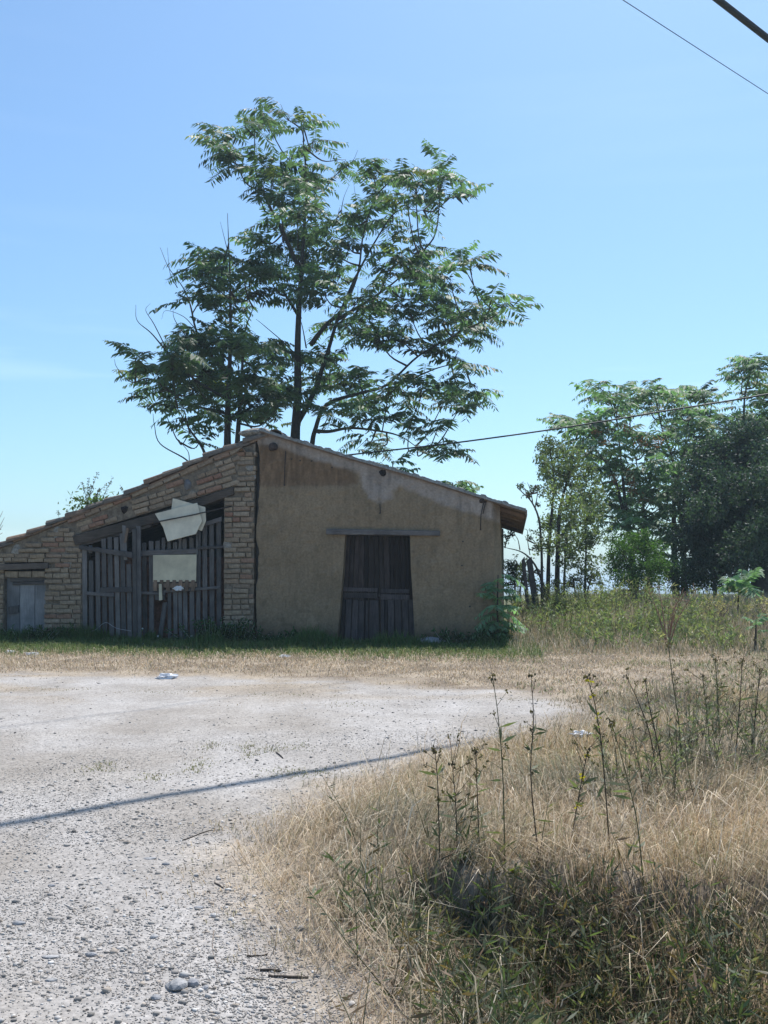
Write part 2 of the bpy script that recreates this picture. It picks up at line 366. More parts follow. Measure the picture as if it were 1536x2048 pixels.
# --- mortar cores behind the brickwork
U = lambda px, py=1200: Fp(px, py)[0]
Z = lambda py, px=300: Fp(px, py)[1]
wall_b = prism('brick_wall', [Fp(88, 1300), Fp(163, 1300), Fp(163, 1090), Fp(146, 1085), (U(146), verge_bot(U(146)) - .01), (U(88), verge_bot(U(88)) - .01)], 0.035, 0.40, M['mortar'], shed)
def core(poly): return prism('mortar_core', poly, 0.035, 0.40, M['mortar'], wall_b)
core([Fp(-60, 1126), Fp(88, 1124), (U(88) - .002, verge_bot(U(88)) - .012), (U(-60), verge_bot(U(-60)) - .012)])
core([Fp(-60, 1300), Fp(6, 1300), Fp(6, 1128), Fp(-60, 1128)])
core([Fp(447, 1300), Fp(506, 1300), Fp(508, 968), Fp(447, 985)])
bandp = [Fp(147, 1070), Fp(465, 973), Fp(508, 966), Fp(510, 886)]
for px in (480, 435, 349, 250, 172, 148):
    u = U(px, 950); bandp.append((u, float(verge_bot(u)) - 0.012))
core(bandp)

# --- bricks
BR = []
for i in range(10):
    bm = bmesh.new(); bmesh.ops.create_cube(bm, size=1.0)
    for v in bm.verts: v.co = Vector((v.co.x * 0.29, v.co.y * 0.13, v.co.z * 0.068))
    bmesh.ops.bevel(bm, geom=bm.edges[:], offset=0.007, segments=1, affect='EDGES')
    for v in bm.verts: v.co += Vector((random.uniform(-1, 1) * 0.006, random.uniform(-1, 1) * 0.005, random.uniform(-1, 1) * 0.0045))
    me = bpy.data.meshes.new('brick'); bm.to_mesh(me); bm.free(); me.materials.append(M['brick']); BR.append(me)
brick_count = 0
def brick(u, z, L, H, ang=0.0, v=None):
    global brick_count
    o = bpy.data.objects.new('brick', random.choice(BR)); COL.objects.link(o); o.parent = wall_b
    v = random.gauss(0.066, 0.011) if v is None else v
    o.location = (u, v, z); o.rotation_euler = (random.gauss(0, .025), -ang + random.gauss(0, .02), random.gauss(0, .02))
    o.scale = (L / 0.29, 1.0, H / 0.068); brick_count += 1
def course_run(u0, u1, z, H, okfn, off):
    u = u0 - off
    while u < u1 - 0.02:
        L = random.choice([0.29, 0.29, 0.30, 0.27, 0.14, 0.21]) * random.uniform(0.93, 1.06)
        a, b2 = max(u, u0), min(u + L, u1)
        if b2 - a > 0.05 and okfn(a, b2, z, H) and random.random() > 0.035:
            brick((a + b2) / 2, z + H / 2 + 0.010 * math.sin(a * 2.7 + z * 9), b2 - a - random.uniform(.008, .016), H - random.uniform(.010, .026))
        u += L + 0.005
CH = 0.0865
CHS = [CH * random.uniform(.86, 1.14) for _ in range(80)]
dl, dr = U(6), U(88); dz = Fp(45, 1126)[1]; lz = Fp(45, 1142)[1]; row_z = Fp(45, 1154)[1]
def ok_left(a, b2, z, H):
    if z + H > min(verge_bot(a), verge_bot(b2)) - 0.005: return False
    if b2 > dl + .02 and a < dr - .02 and z < dz - .01 and z + H > -1: return False
    if b2 > U(147, 1050) and z + H > Fp(147, 1062)[1]: return False
    return True
z = -0.02; i = 0
while z < Z(1040, 130):
    course_run(dr, U(162), z, CH, ok_left, (i % 2) * 0.14) if z + CH < dz else course_run(U(-50), U(162) if z + CH < Fp(160, 1088)[1] else U(146), z, CH, ok_left, (i % 2) * 0.14)
    if z + CH < dz: course_run(U(-50), dl, z, CH, lambda *q: True, (i % 2) * 0.14)
    z += CHS[i]; i += 1
for q in range(3): brick(dl + (dr - dl) * (q + .5) / 3, (lz + row_z) / 2 - .005, (dr - dl) / 3 - .012, lz - row_z, v=0.10)
z = -0.02; i = 0
while z < Z(890, 490):                                    # pillar between the gate and the mud wall
    lo = U(447) if z + CH < Fp(450, 990)[1] else (U(468, 970) if z + CH < Fp(450, 968)[1] else U(474, 940))
    hi = U(505) + 0.03 * math.sin(i * 1.7) if z < Fp(500, 970)[1] else U(511, 930) + 0.02 * math.sin(i * 2.1)
    course_run(lo, hi, z, CH, lambda a, b2, z, H: z + H < verge_bot(a) - .005, (i % 2) * 0.14)
    z += CH; i += 1
# leaning courses over the sloping lintel
pa, pb = np.array(Fp(147, 1068)), np.array(Fp(467, 972)); dirv = (pb - pa) / np.linalg.norm(pb - pa); nrm = np.array([-dirv[1], dirv[0]])
sl = math.atan2(dirv[1], dirv[0]); length = np.linalg.norm(pb - pa)
holes = [(np.array(Fp(373, 968)), 0.10), (np.array(Fp(248, 1018)), 0.10)]
for j in range(8):
    s = -0.1 - (j % 2) * 0.15
    extra = 0.012 * j
    while s < length + 0.10:
        L = random.choice([0.29, 0.3, 0.31, 0.15, 0.24]) * random.uniform(.95, 1.05)
        c = pa + dirv * (s + L / 2) + nrm * ((j + .5) * CH + 0.004)
        fan = 0.012 * j * max(0, (s / length))
        c = c + nrm * fan
        ang = sl + 0.012 * j
        top = c + nrm * CH * .55
        if s > -0.05 and top[1] < verge_bot(top[0]) - 0.075 and all(np.linalg.norm(c - h) > r + .07 for h, r in holes) and c[0] < U(474, 940) and random.random() > 0.02:
            brick(c[0], c[1], L - .012, CH - random.uniform(.008, .016), ang, v=random.gauss(0.066, 0.009))
        s += L + .004
u = U(136, 1050)                                          # thin course laid along under the tiles
while u < U(478, 890):
    L = random.uniform(.24, .34); zc = verge_bot(u + L / 2) - 0.037; sl2 = math.atan2(verge_bot(u + L) - verge_bot(u), L)
    brick(u + L / 2 * math.cos(sl2), zc, L - .014, 0.058, sl2, v=random.gauss(0.052, .008)); u += (L + .004) * math.cos(sl2)
print('bricks', brick_count)
# a few loose lumps of mortar smeared over the joints
def lump(name, c, r, mat, parent, sq=(1, 1, 1), seed=0, sub=2, amp=0.3):
    bm = bmesh.new(); bmesh.ops.create_icosphere(bm, subdivisions=sub, radius=1.0)
    rr = random.Random(seed)
    ph = [(Vector((rr.uniform(-1, 1), rr.uniform(-1, 1), rr.uniform(-1, 1))) * 3, rr.uniform(0, 6)) for _ in range(6)]
    for v in bm.verts:
        k = 1 + amp * sum(math.sin(v.co.dot(p) + f) for p, f in ph) / 3 + amp * rr.uniform(-.2, .2)
        v.co = Vector((v.co.x * sq[0], v.co.y * sq[1], v.co.z * sq[2])) * (r * k)
    me = bpy.data.meshes.new(name); bm.to_mesh(me); bm.free()
    o = link(name, me, mat, parent); o.location = c; return o
for (px, py, r) in ((455, 1092, .075), (135, 1130, .07), (130, 1150, .05), (355, 1005, .05), (500, 935, .06), (505, 955, .05), (112, 1065, .07), (30, 1100, .07)):
    u, zz = Fp(px, py); lump('mortar_patch', (u, 0.035, zz), r * 1.2, M['verge'], wall_b, (1, .35, 1.1), int(px), 2, .25)
u, zz = Fp(373, 968); lump('fieldstone', (u, .07, zz), .10, plain_mat('blue_grey_stone', (0.13, 0.13, 0.14)), wall_b, (.9, .6, 1.15), 3, 2, .25)
u, zz = Fp(385, 985); lump('broken_brick', (u, .05, zz - .02), .075, M['brick'], wall_b, (1.2, .7, .8), 9, 2, .2)

# --- lintels
prism('lintel_beam', Fl([(145, 1071), (300, 1029), (466, 973), (468, 989), (300, 1049), (150, 1090)]), -0.012, 0.33, M['wood_beam'], shed, 0.012, 0.012)
prism('lintel_plank', Fl([(158, 1083), (300, 1046), (300, 1053), (158, 1094)]), 0.02, 0.2, M['wood_beam'], shed, 0.006, 0.006)
prism('door_lintel', Fl([(-60, 1130), (97, 1126), (97, 1137), (-60, 1143)]), -0.03, 0.30, M['wood_beam'], shed, 0.008, 0.006)
prism('door_lintel', Fl([(654, 1058), (880, 1062), (880, 1072), (653, 1069)]), -0.07, 0.30, M['wood_rail'], shed, 0.008, 0.005)

# --- mud wall with its door opening
def door_l(zr): return np.interp(zr, [0, Z(1230), Z(1140), Z(1072)], [U(672), U(679), U(686), U(690)])
def door_r(zr): return np.interp(zr, [0, Z(1200), Z(1140), Z(1072)], [U(830), U(826), U(822), U(820)])
ZD = Fp(755, 1066)[1]
GAP = [(1290, 514), (1225, 513), (1215, 512), (1160, 515), (1100, 518), (1085, 513), (1000, 517), (960, 519), (900, 518), (880, 516)]
gz0 = np.array([Fp(p, y)[1] for y, p in GAP]); gu0 = np.array([Fp(p, y)[0] for y, p in GAP])
gz = np.linspace(gz0[0], gz0[-1], 70); gu = np.interp(gz, gz0, gu0) + 0.045 * (fbm(gz * 5, gz * 0, 91) - 0.5) + 0.02 * (fbm(gz * 17, gz * 0, 92) - .5)
corner_u = lambda zr: U(1004) - 0.03 * np.asarray(zr) / 2.3
n1, n2, n3, m1, m2 = 70, 40, 70, 90, 80
pv = []; mask = []
for r in range(m1 + m2 + 1):
    row = []
    for cidx in range(n1 + n2 + n3 + 1):
        if r <= m1:
            zz = -0.05 + (ZD + 0.05) * r / m1; zq = zz
        else:
            zz = None; zq = ZD
        def lay(zz2):
            a0 = np.interp(zz2, gz, gu); a1 = door_l(min(zz2, ZD)); a2 = door_r(min(zz2, ZD)); a3 = corner_u(zz2)
            if cidx <= n1: return a0 + (a1 - a0) * cidx / n1
            if cidx <= n1 + n2: return a1 + (a2 - a1) * (cidx - n1) / n2
            return a2 + (a3 - a2) * (cidx - n1 - n2) / n3
        if zz is None:
            uu = lay(ZD); zt = rtop(uu) - 0.075; s = (r - m1) / m2
            zz = ZD + (zt - ZD) * s; uu = lay(zz) if cidx == 0 else uu + (lay(zz) - uu) * (1 - cidx / (n1 + n2 + n3))
            zz = min(zz, rtop(uu) - 0.075)
        else: uu = float(lay(zz))
        row.append((uu, zz))
    pv.append(row)
pv = np.array(pv); uu, zz = pv[..., 0], pv[..., 1]
edge_fade = sstep(0, .05, uu.max(1, keepdims=True) - uu)
vv = 0.045 * (fbm(uu * 1.1, zz * 1.1, 31) - .5) + 0.035 * (fbm(uu * 6, zz * 6, 32) - .5) + 0.016 * (fbm(uu * 20, zz * 20, 33, 3) - .5)
vv += 0.02 * sstep(Z(985), Z(965), zz) * (1 - sstep(U(700, 950), U(730, 950), uu)) - 0.0
vv += 0.22 * sstep(0.17, 0.0, uu.max(1, keepdims=True) - uu) ** 2 + 0.03 * sstep(0.30, 0.0, zz)
wob = 0.02 * (fbm(uu * 5, zz * 5, 44) - .5)
# colours: ochre mud, redder bare mud at the top, grey lime render patch and band under the verge, damp base
px_, py_ = None, None
nA = fbm(uu * 2.2, zz * 2.2, 51); nB = fbm(uu * 7, zz * 7, 52); nC = fbm(uu * 30, zz * 6, 53, 3)
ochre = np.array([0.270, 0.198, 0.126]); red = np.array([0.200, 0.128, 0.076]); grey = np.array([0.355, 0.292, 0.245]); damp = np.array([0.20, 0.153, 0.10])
C = ochre * (0.82 + 0.36 * nA[..., None])
k = (sstep(Z(980), Z(970), zz + .06 * (nB - .5)) * (1 - sstep(U(690, 950), U(730, 950), uu + .25 * (nB - .5))))[..., None]; C = C * (1 - k) + red * (0.75 + 0.5 * nC[..., None]) * k
depth_under = (rtop(uu) - zz)
pcu, pcz = Fp(762, 950); da = np.sqrt(((uu - pcu) / .40) ** 2 + ((zz - pcz - .10) / .56) ** 2) + .35 * (nB - .5)
k1 = sstep(1.0, .86, da); k2 = sstep(0.30, 0.2, depth_under + .12 * (nA - .5) + .08 * (nB - .5) - .12 * sstep(U(700), U(1000), uu)) * (0.75 + .25 * sstep(U(560), U(640), uu))
k = np.maximum(k1, k2)[..., None]; C = C * (1 - k) + grey * (0.88 + 0.25 * nB[..., None]) * k
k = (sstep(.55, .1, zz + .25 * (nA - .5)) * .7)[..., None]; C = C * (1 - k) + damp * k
stain = sstep(.63, .72, fbm(uu * 9, zz * 1.3, 55)) * sstep(.25, .7, depth_under) * 0 + sstep(.70, .76, fbm(uu * 14, zz * 9, 57)) * .16
C = C * (1 - stain[..., None])
C = C * (0.84 + 0.30 * nC[..., None]) * (0.93 + 0.14 * fbm(uu * 18, zz * 18, 58, 3)[..., None])
crk = sstep(.014, .0, np.abs(fbm(uu * 1.3 + 4, zz * .9, 99) - .5)) * sstep(.48, .6, fbm(uu * .8, zz * .8, 100)) * .13 + sstep(.62, .74, fbm(uu * 6, zz * .7, 101)) * .22 * sstep(1.4, .2, depth_under)
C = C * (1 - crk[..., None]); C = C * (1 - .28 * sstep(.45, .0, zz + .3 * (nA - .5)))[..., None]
nr2, nc2 = uu.shape
VW = np.stack([uu, vv, zz], -1).reshape(-1, 3)
idx = np.arange(nr2 * nc2).reshape(nr2, nc2)
keep = np.ones((nr2 - 1, nc2 - 1), bool); keep[:m1, n1:n1 + n2] = False
q = np.stack([idx[:-1, :-1], idx[:-1, 1:], idx[1:, 1:], idx[1:, :-1]], -1)[keep]
acc = Acc(); F = np.concatenate([q[:, [0, 1, 2]], q[:, [0, 2, 3]]])
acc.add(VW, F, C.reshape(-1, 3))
def strip(A, Bv, col):                                   # closes an edge of the wall back into its thickness
    n_ = len(A); Vs = np.concatenate([A, Bv]); Fs = []
    for i_ in range(n_ - 1): Fs += [(i_, i_ + 1, n_ + i_ + 1), (i_, n_ + i_ + 1, n_ + i_)]
    acc.add(Vs, Fs, np.concatenate([col, col]))
Vg = VW.reshape(nr2, nc2, 3)
for sel in (Vg[:m1 + 1, n1], Vg[:m1 + 1, n1 + n2], Vg[:, 0], Vg[m1, n1:n1 + n2 + 1]):
    B2 = sel.copy(); B2[:, 1] = 0.42; strip(sel, B2, np.tile(ochre * .9, (len(sel), 1)))
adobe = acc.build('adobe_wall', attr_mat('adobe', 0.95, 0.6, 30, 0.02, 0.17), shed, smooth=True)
# remaining walls
prism('side_wall', [(U(1003) - .42, -0.05), (U(1003), -0.05), (U(1003) - .03, rtop(U(1003)) - .13), (U(1003) - .42, rtop(U(1003) - .42) - .13)], 0.25, DEPTH, stone_mat('adobe_side', [(0.3, (0.26, 0.195, 0.115)), (0.7, (0.33, 0.25, 0.15))], 20, 0.6, 0.015, perobj=False), shed)
prism('side_wall', [(U(-60), -0.1), (U(-60) + .4, -0.1), (U(-60) + .4, verge_bot(U(-60) + .4) - .02), (U(-60), verge_bot(U(-60)) - .02)], 0.42, DEPTH, M['mortar'], shed)
prism('back_wall', [(U(-60), -.1), (U(1003), -.1), (U(1003), rtop(U(1003)) - .13), (U(525, 900), rtop(U(525, 900)) - .16), (U(-60), verge_bot(U(-60)) - .03)], DEPTH + .003, DEPTH + .35, M['mortar'], shed)
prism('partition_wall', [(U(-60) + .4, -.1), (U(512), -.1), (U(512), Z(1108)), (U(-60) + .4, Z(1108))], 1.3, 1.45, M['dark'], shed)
prism('timber_post', [Fp(503, 1225), Fp(515, 1225), Fp(520, 890), Fp(509, 890)], 0.20, 0.34, M['wood_grey'], shed)
# reddish stacked brick infill seen dimly between the gate slats
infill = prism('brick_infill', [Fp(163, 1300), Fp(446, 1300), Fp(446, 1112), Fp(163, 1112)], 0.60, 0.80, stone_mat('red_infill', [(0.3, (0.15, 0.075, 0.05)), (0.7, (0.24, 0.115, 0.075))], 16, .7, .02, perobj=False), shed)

# --- roof, left slope of barrel tiles
roof = prism('roof', [(a_, b_ - TB - .004) for a_, b_ in VTL] + [(a_, b_ - TB + .03) for a_, b_ in VTL[::-1]], 0.0, DEPTH + .2, M['wood_brown'], shed)
def tile_mesh(L=0.46, r0=0.108, r1=0.078, th=0.014):
    bm = bmesh.new(); n_ = 8; rings = []
    for (x, r) in ((0, r0), (L, r1)):
        for rr in (r, r - th):
            rings.append([bm.verts.new((x, -math.cos(math.pi * i_ / n_) * rr, math.sin(math.pi * i_ / n_) * rr)) for i_ in range(n_ + 1)])
    o0, i0, o1, i1 = rings
    for i_ in range(n_):
        bm.faces.new((o0[i_], o0[i_ + 1], o1[i_ + 1], o1[i_])); bm.faces.new((i0[i_], i1[i_], i1[i_ + 1], i0[i_ + 1]))
        bm.faces.new((o0[i_], i0[i_], i0[i_ + 1], o0[i_ + 1])); bm.faces.new((o1[i_], o1[i_ + 1], i1[i_ + 1], i1[i_]))
    for s_ in (0, n_):
        bm.faces.new((o0[s_], o1[s_], i1[s_], i0[s_]))
    for v in bm.verts: v.co += Vector((random.gauss(0, .003), random.gauss(0, .003), random.gauss(0, .003)))
    bmesh.ops.recalc_face_normals(bm, faces=bm.faces[:])
    me = bpy.data.meshes.new('roof_tile'); bm.to_mesh(me); bm.free(); me.materials.append(M['tile']); return me
TM = [tile_mesh() for _ in range(6)]
arc = np.concatenate([[0], np.cumsum(np.hypot(np.diff(VTL[:, 0]), np.diff(VTL[:, 1])))])
def along(s): return np.interp(s, arc, VTL[:, 0]), np.interp(s, arc, VTL[:, 1])
for colm in range(3):
    s = -0.1 + random.uniform(0, .1)
    while s < arc[-1] - 0.35:
        a_, b_ = along(s), along(s + .4); ang = math.atan2(b_[1] - a_[1], b_[0] - a_[0])
        o = bpy.data.objects.new('roof_tile', random.choice(TM)); COL.objects.link(o); o.parent = roof
        o.location = (a_[0], 0.055 + colm * 0.2 + random.gauss(0, .012), a_[1] - 0.085 + random.gauss(0, .010)); o.rotation_euler = (random.gauss(0, .05), -ang + .075 + random.gauss(0, .03), random.gauss(0, .025))
        s += 0.37 + random.uniform(-.015, .02)
acc = Acc(); vs_ = np.arange(0.65, DEPTH + .2, 0.025); su = np.linspace(0, arc[-1], 30)
A_, B_ = np.meshgrid(su, vs_); pu, pz = along(A_)
hz = 0.085 * np.abs(np.sin((B_ - .65) * math.pi / 0.2)) - 0.09 + 0.02 * ((A_ * 2.6) % 1)
gridv = np.stack([pu, B_, pz + hz], -1); r_, c_ = A_.shape; idx = np.arange(r_ * c_).reshape(r_, c_)
q = np.stack([idx[:-1, :-1], idx[:-1, 1:], idx[1:, 1:], idx[1:, :-1]], -1).reshape(-1, 4)
acc.add(gridv.reshape(-1, 3), np.concatenate([q[:, [0, 1, 2]], q[:, [0, 2, 3]]]))
tag(acc.build('tile_courses', M['tile'], roof), kind='stuff')
# ridge: mortar lump and a half-round ridge tile
u, zz = Fp(508, 860); lump('ridge_mortar', (u, 0.16, zz - .03), .20, M['verge'], roof, (1.15, .8, .40), 12, 3, .22)
for k_ in range(14):
    o = bpy.data.objects.new('ridge_tile', random.choice(TM)); COL.objects.link(o); o.parent = roof
    u, zz = Fp(547, 862); o.location = (u, 0.10 + k_ * .4, zz - .075); o.rotation_euler = (0, 0.02, math.pi / 2 + random.gauss(0, .03)); o.scale = (1, 1.35, 1.15)
# right slope
rroof = prism('roof', [(a_, b_ - .045) for a_, b_ in RTL] + [(a_, b_ - .075) for a_, b_ in RTL[::-1]], -0.05, DEPTH + .3, M['wood_brown'], shed)
acc = Acc(); su = np.linspace(RTL[0, 0], RTL[-1, 0], 260); vv_ = np.concatenate([[-0.07, -0.065, -0.04, 0.0], np.arange(.05, 1.0, .05), np.linspace(1.0, DEPTH + .3, 20)])
A_, B_ = np.meshgrid(su, vv_)
hz = rtop(A_) - .012 + 0.035 * (fbm(A_ * 16, B_ * 9 + 3, 71, 3) - .4) + 0.02 * (np.sin(A_ * 17) > .7)
hz[0] = rtop(A_[0]) - 0.055
gridv = np.stack([A_, B_, hz], -1); r_, c_ = A_.shape; idx = np.arange(r_ * c_).reshape(r_, c_)
q = np.stack([idx[:-1, :-1], idx[:-1, 1:], idx[1:, 1:], idx[1:, :-1]], -1).reshape(-1, 4)
acc.add(gridv.reshape(-1, 3), np.concatenate([q[:, [0, 1, 2]], q[:, [0, 2, 3]]]))
acc.build('verge_mortar', M['verge'], rroof)
ua, ub = U(880, 970), RTL[-1, 0]
for k_ in range(8):
    v0 = 0.02 + k_ * 0.86
    prism('rafter', [(ua, rtop(ua) - .077), (ub - .015, rtop(ub - .015) - .077), (ub - .015, rtop(ub - .015) - .135), (ua, rtop(ua) - .15)], v0 + (0.45 if k_ == 0 else 0), v0 + (0.53 if k_ == 0 else .08), M['wood_brown'], rroof, 0.006)
prism('fascia_board', [(ub - .01, rtop(ub) - .02), (ub + .018, rtop(ub) - .028), (ub + .018, rtop(ub) - .12), (ub - .01, rtop(ub) - .112)], -0.05, DEPTH + .25, M['wood_brown'], rroof)

# --- beam ends, iron ties
def log_end(px, py, r, v0=-0.05):
    u, zz = Fp(px, py); o = lump('beam_end', (u, v0 + .10, zz), r * 1.1, M['wood_door'], shed, (1, 1.5, .9), int(px), 2, .28); return o
log_end(248, 1018, .085, 0.01); log_end(545, 893, .08, -0.06); log_end(764, 945, .078, -.04); log_end(966, 1001, .06, -.06)
u, zz = Fp(479, 903)
o = bpy.data.objects.new('clay_pipe', tile_mesh(0.3, .07, .065, .016)); COL.objects.link(o); o.parent = shed; o.location = (u + .05, -.07, zz - .02); o.rotation_euler = (0.2, 0, math.pi / 2 + .25)
def rod(name, pts, r, parent, mat='iron', v=-0.02):
    acc = Acc(); P = np.array([(Fp(x, y)[0], v, Fp(x, y)[1]) for x, y in pts]); tube(acc, P, r, 6); return acc.build(name, M[mat], parent)
def wdepth(px, py): u_, z_ = Fp(px, py); return float(np.min(vv[np.hypot(uu - u_, zz2g - z_) < .1]))
zz2g = pv[..., 1]
for nm, pts in (('tie_rod', [(571, 902), (569, 940), (568, 970)]), ('tie_rod', [(968, 1002), (962, 1030), (961, 1058)]), ('tie_rod', [(760, 1008), (761, 1026)]), ('tie_rod', [(972, 1002), (966, 1028)])):
    rod(nm, pts, .008, shed, v=wdepth(*pts[1]) - .012)
for (px, py) in ((568, 970), (961, 1059), (760, 1026), (926, 1083), (924, 1131), (940, 1213), (583, 918), (600, 921), (623, 922), (664, 935)):
    u, zq = Fp(px, py); lump('nail_plate', (u, wdepth(px, py) + .004, zq), .017, M['iron'], shed, (1, .7, 1), int(px + py), 1, .3)

# --- doors and gate
def board(name, pts, v0, v1, mat, parent, rough=0.006): return prism(name, Fl(pts), v0, v1, M[mat], parent, 0.003, rough)
door = prism('double_door', Fl([(680, 1078), (828, 1078), (832, 1287), (668, 1287)]), 0.22, 0.235, M['dark'], shed)
def lerp(a_, b_, t): return a_ + (b_ - a_) * t
for leaf, (ta, tb, ba, bb) in enumerate(((688, 755, 676, 758), (755.6, 824, 758.8, 830))):
    n_ = 7; ed = np.cumsum([0] + [random.uniform(.8, 1.25) for _ in range(n_)]); ed /= ed[-1]
    for i_ in range(n_):
        a_, b_ = ed[i_] + .008, ed[i_ + 1] - .008
        j = random.uniform(-.004, .006)
        board('plank', [(lerp(ta, tb, a_), 1070), (lerp(ta, tb, b_), 1070), (lerp(ba, bb, b_), 1286 + random.uniform(-3, 2)), (lerp(ba, bb, a_), 1286)], 0.19 + j, 0.219, 'wood_door', door)
def dx(leaf, t, py):
    s = (py - 1070) / 216; ta, tb, ba, bb = ((688, 755, 676, 758), (755.6, 824, 758.8, 830))[leaf]; return lerp(lerp(ta, ba, s), lerp(tb, bb, s), t)
for leaf, yo in ((0, 0), (1, 3)):
    for a_, b_ in ((1175, 1184), (1185.5, 1197)):
        board('door_rail', [(dx(leaf, .03, a_), a_ + yo), (dx(leaf, .95 - .1 * leaf, a_), a_ + yo + 1), (dx(leaf, .95 - .1 * leaf, b_), b_ + yo), (dx(leaf, .03, b_), b_ + yo - 1)], 0.145, 0.185, 'wood_lower', door, .01)
    for (t0, t1) in ((.02, .10), (.12, .26), (.285, .44), (.46, .60), (.63, .70), (.73, .97)) if leaf == 0 else ((.02, .12), (.14, .20), (.22, .40), (.43, .60), (.63, .80), (.82, .97)):
        top = 1199 + random.uniform(0, 3)
        board('lower_plank', [(dx(leaf, t0, top), top), (dx(leaf, t1, top), top), (dx(leaf, t1, 1286), 1286), (dx(leaf, t0, 1286), 1286)], 0.16 + random.uniform(-.012, .01), 0.187, 'wood_lower', door)
u, zq = Fp(757, 1190); lump('door_latch', (u, .13, zq), .03, M['iron'], door, (.8, .6, 1.4), 5, 1, .2)
sd = prism('small_door', Fl([(6, 1152), (90, 1152), (90, 1290), (6, 1290)]), 0.17, 0.185, M['dark'], shed)
for (a_, b_) in ((7, 33), (34, 63), (64, 88.5)): board('plank', [(a_, 1154), (b_, 1154), (b_, 1288), (a_, 1288)], 0.12 + random.uniform(-.005, .005), 0.167, 'wood_blue', sd, .004)
board('door_rail', [(16, 1155), (88, 1151), (88, 1161), (16, 1164)], 0.08, .118, 'wood_rail', sd, .008)
board('door_rail', [(20, 1164.6), (88, 1162), (88, 1168), (20, 1170)], 0.09, .118, 'wood_rail', sd, .008)
board('door_patch', [(12, 1214), (32, 1211), (32, 1226), (13, 1229)], 0.09, .116, 'wood_grey', sd, .01)

gate = empty('slatted_gate', (0, 0, 0)); gate.parent = shed
def leaf_v(px): return 0.02 - 0.22 * max(0, (px - 165)) / 100 if px < 266 else 0.02      # the left leaf stands ajar
def slat(x0, y0, x1, y1, w=9, parent=None, v=None, mat='wood_grey'):
    v = leaf_v((x0 + x1) / 2) if v is None else v
    v += random.uniform(-.006, .006)
    pts = [(x0 - w / 2, y0 + random.uniform(-1, 1)), (x0 + w / 2, y0 + random.uniform(-1.5, 1.5)), (x1 + w / 2, y1), (x1 - w / 2, y1)]
    return prism('slat', Fl(pts, v), v, v + .022, M[mat], parent, 0.003, .005)
gl = empty('gate_leaf', (0, 0, 0)); gl.parent = gate
for s_ in ((169, 1093, 170, 1281, 9), (182, 1121, 183, 1284, 9), (181, 1092, 181, 1106, 7), (195, 1095, 197, 1286, 9), (207, 1078, 210, 1288, 9), (219, 1075, 224, 1290, 9), (232, 1075, 237, 1292, 9), (245, 1112, 248, 1294, 9), (248, 1051, 251, 1120, 7), (242, 1068, 244, 1105, 6), (257, 1129, 260, 1295, 9)):
    slat(*s_, parent=gl)
def rail(pts, vofs, parent, mat='wood_rail'):
    va, vb = leaf_v(pts[0][0]) - vofs, leaf_v(pts[1][0]) - vofs
    bm = bmesh.new(); vs4 = []
    for (x, y), v in ((pts[0], va), (pts[1], vb), (pts[2], vb), (pts[3], va)):
        u_, z_ = Fp(x, y, v); vs4.append((u_, v, z_))
    a_ = [bm.verts.new(p) for p in vs4]; b_ = [bm.verts.new((p[0], p[1] + .035, p[2])) for p in vs4]
    bm.faces.new(a_); bm.faces.new(b_[::-1])
    for i_ in range(4): bm.faces.new((a_[i_], b_[i_], b_[(i_ + 1) % 4], a_[(i_ + 1) % 4]))
    bmesh.ops.recalc_face_normals(bm, faces=bm.faces[:]); bmesh.ops.bevel(bm, geom=bm.edges[:], offset=.005, segments=1, affect='EDGES')
    me = bpy.data.meshes.new('rail'); bm.to_mesh(me); bm.free(); return link('rail', me, M[mat], parent)
rail([(157, 1091), (264, 1104), (264, 1116), (157, 1098)], .042, gl); rail([(171, 1183), (228, 1186), (228, 1194), (171, 1190)], .042, gl); rail([(200, 1175), (264, 1174), (264, 1184), (200, 1185)], .043, gl)
rail([(164, 1281), (270, 1293), (270, 1302), (164, 1289)], .044, gl)
slat(255, 1056, 250, 1085, 5, gl, v=leaf_v(252) - .05, mat='wood_brown')
gc = empty('gate_leaf', (0, 0, 0)); gc.parent = gate
slat(268, 1058, 270, 1292, 8, gc, v=-.20); slat(276.5, 1052, 278, 1289, 9, gc, v=-.17)
g2 = empty('gate_leaf', (0, 0, 0)); g2.parent = gate
for s_ in ((288, 1085, 290, 1284, 8.5), (302, 1082, 303, 1284, 9), (315, 1082, 314, 1200, 9), (327, 1075, 326, 1200, 7), (330, 1205, 318, 1284, 9), (338, 1082, 339, 1284, 7), (350, 1085, 351, 1284, 8), (360, 1075, 360, 1150, 6), (359, 1160, 362, 1284, 7), (369, 1078, 371, 1284, 8), (383, 1074, 384, 1284, 9), (397, 1053, 396, 1284, 8), (409, 1050, 410, 1284, 9), (423, 1045, 424, 1282, 9), (437, 1040, 438, 1280, 9)):
    slat(*s_, parent=g2)
rail([(266, 1102), (394, 1097), (394, 1107), (266, 1113)], .042, g2); rail([(393, 1093), (446, 1091), (446, 1096), (393, 1099)], .044, g2)
rail([(270, 1183), (330, 1184), (330, 1190), (270, 1189)], .042, g2); rail([(324, 1180), (440, 1172), (440, 1178), (324, 1186)], .044, g2)
rail([(392, 1050), (443, 1033), (443, 1043), (392, 1057)], .042, g2)
slat(393.5, 1054, 394, 1110, 4, g2, v=-.03)

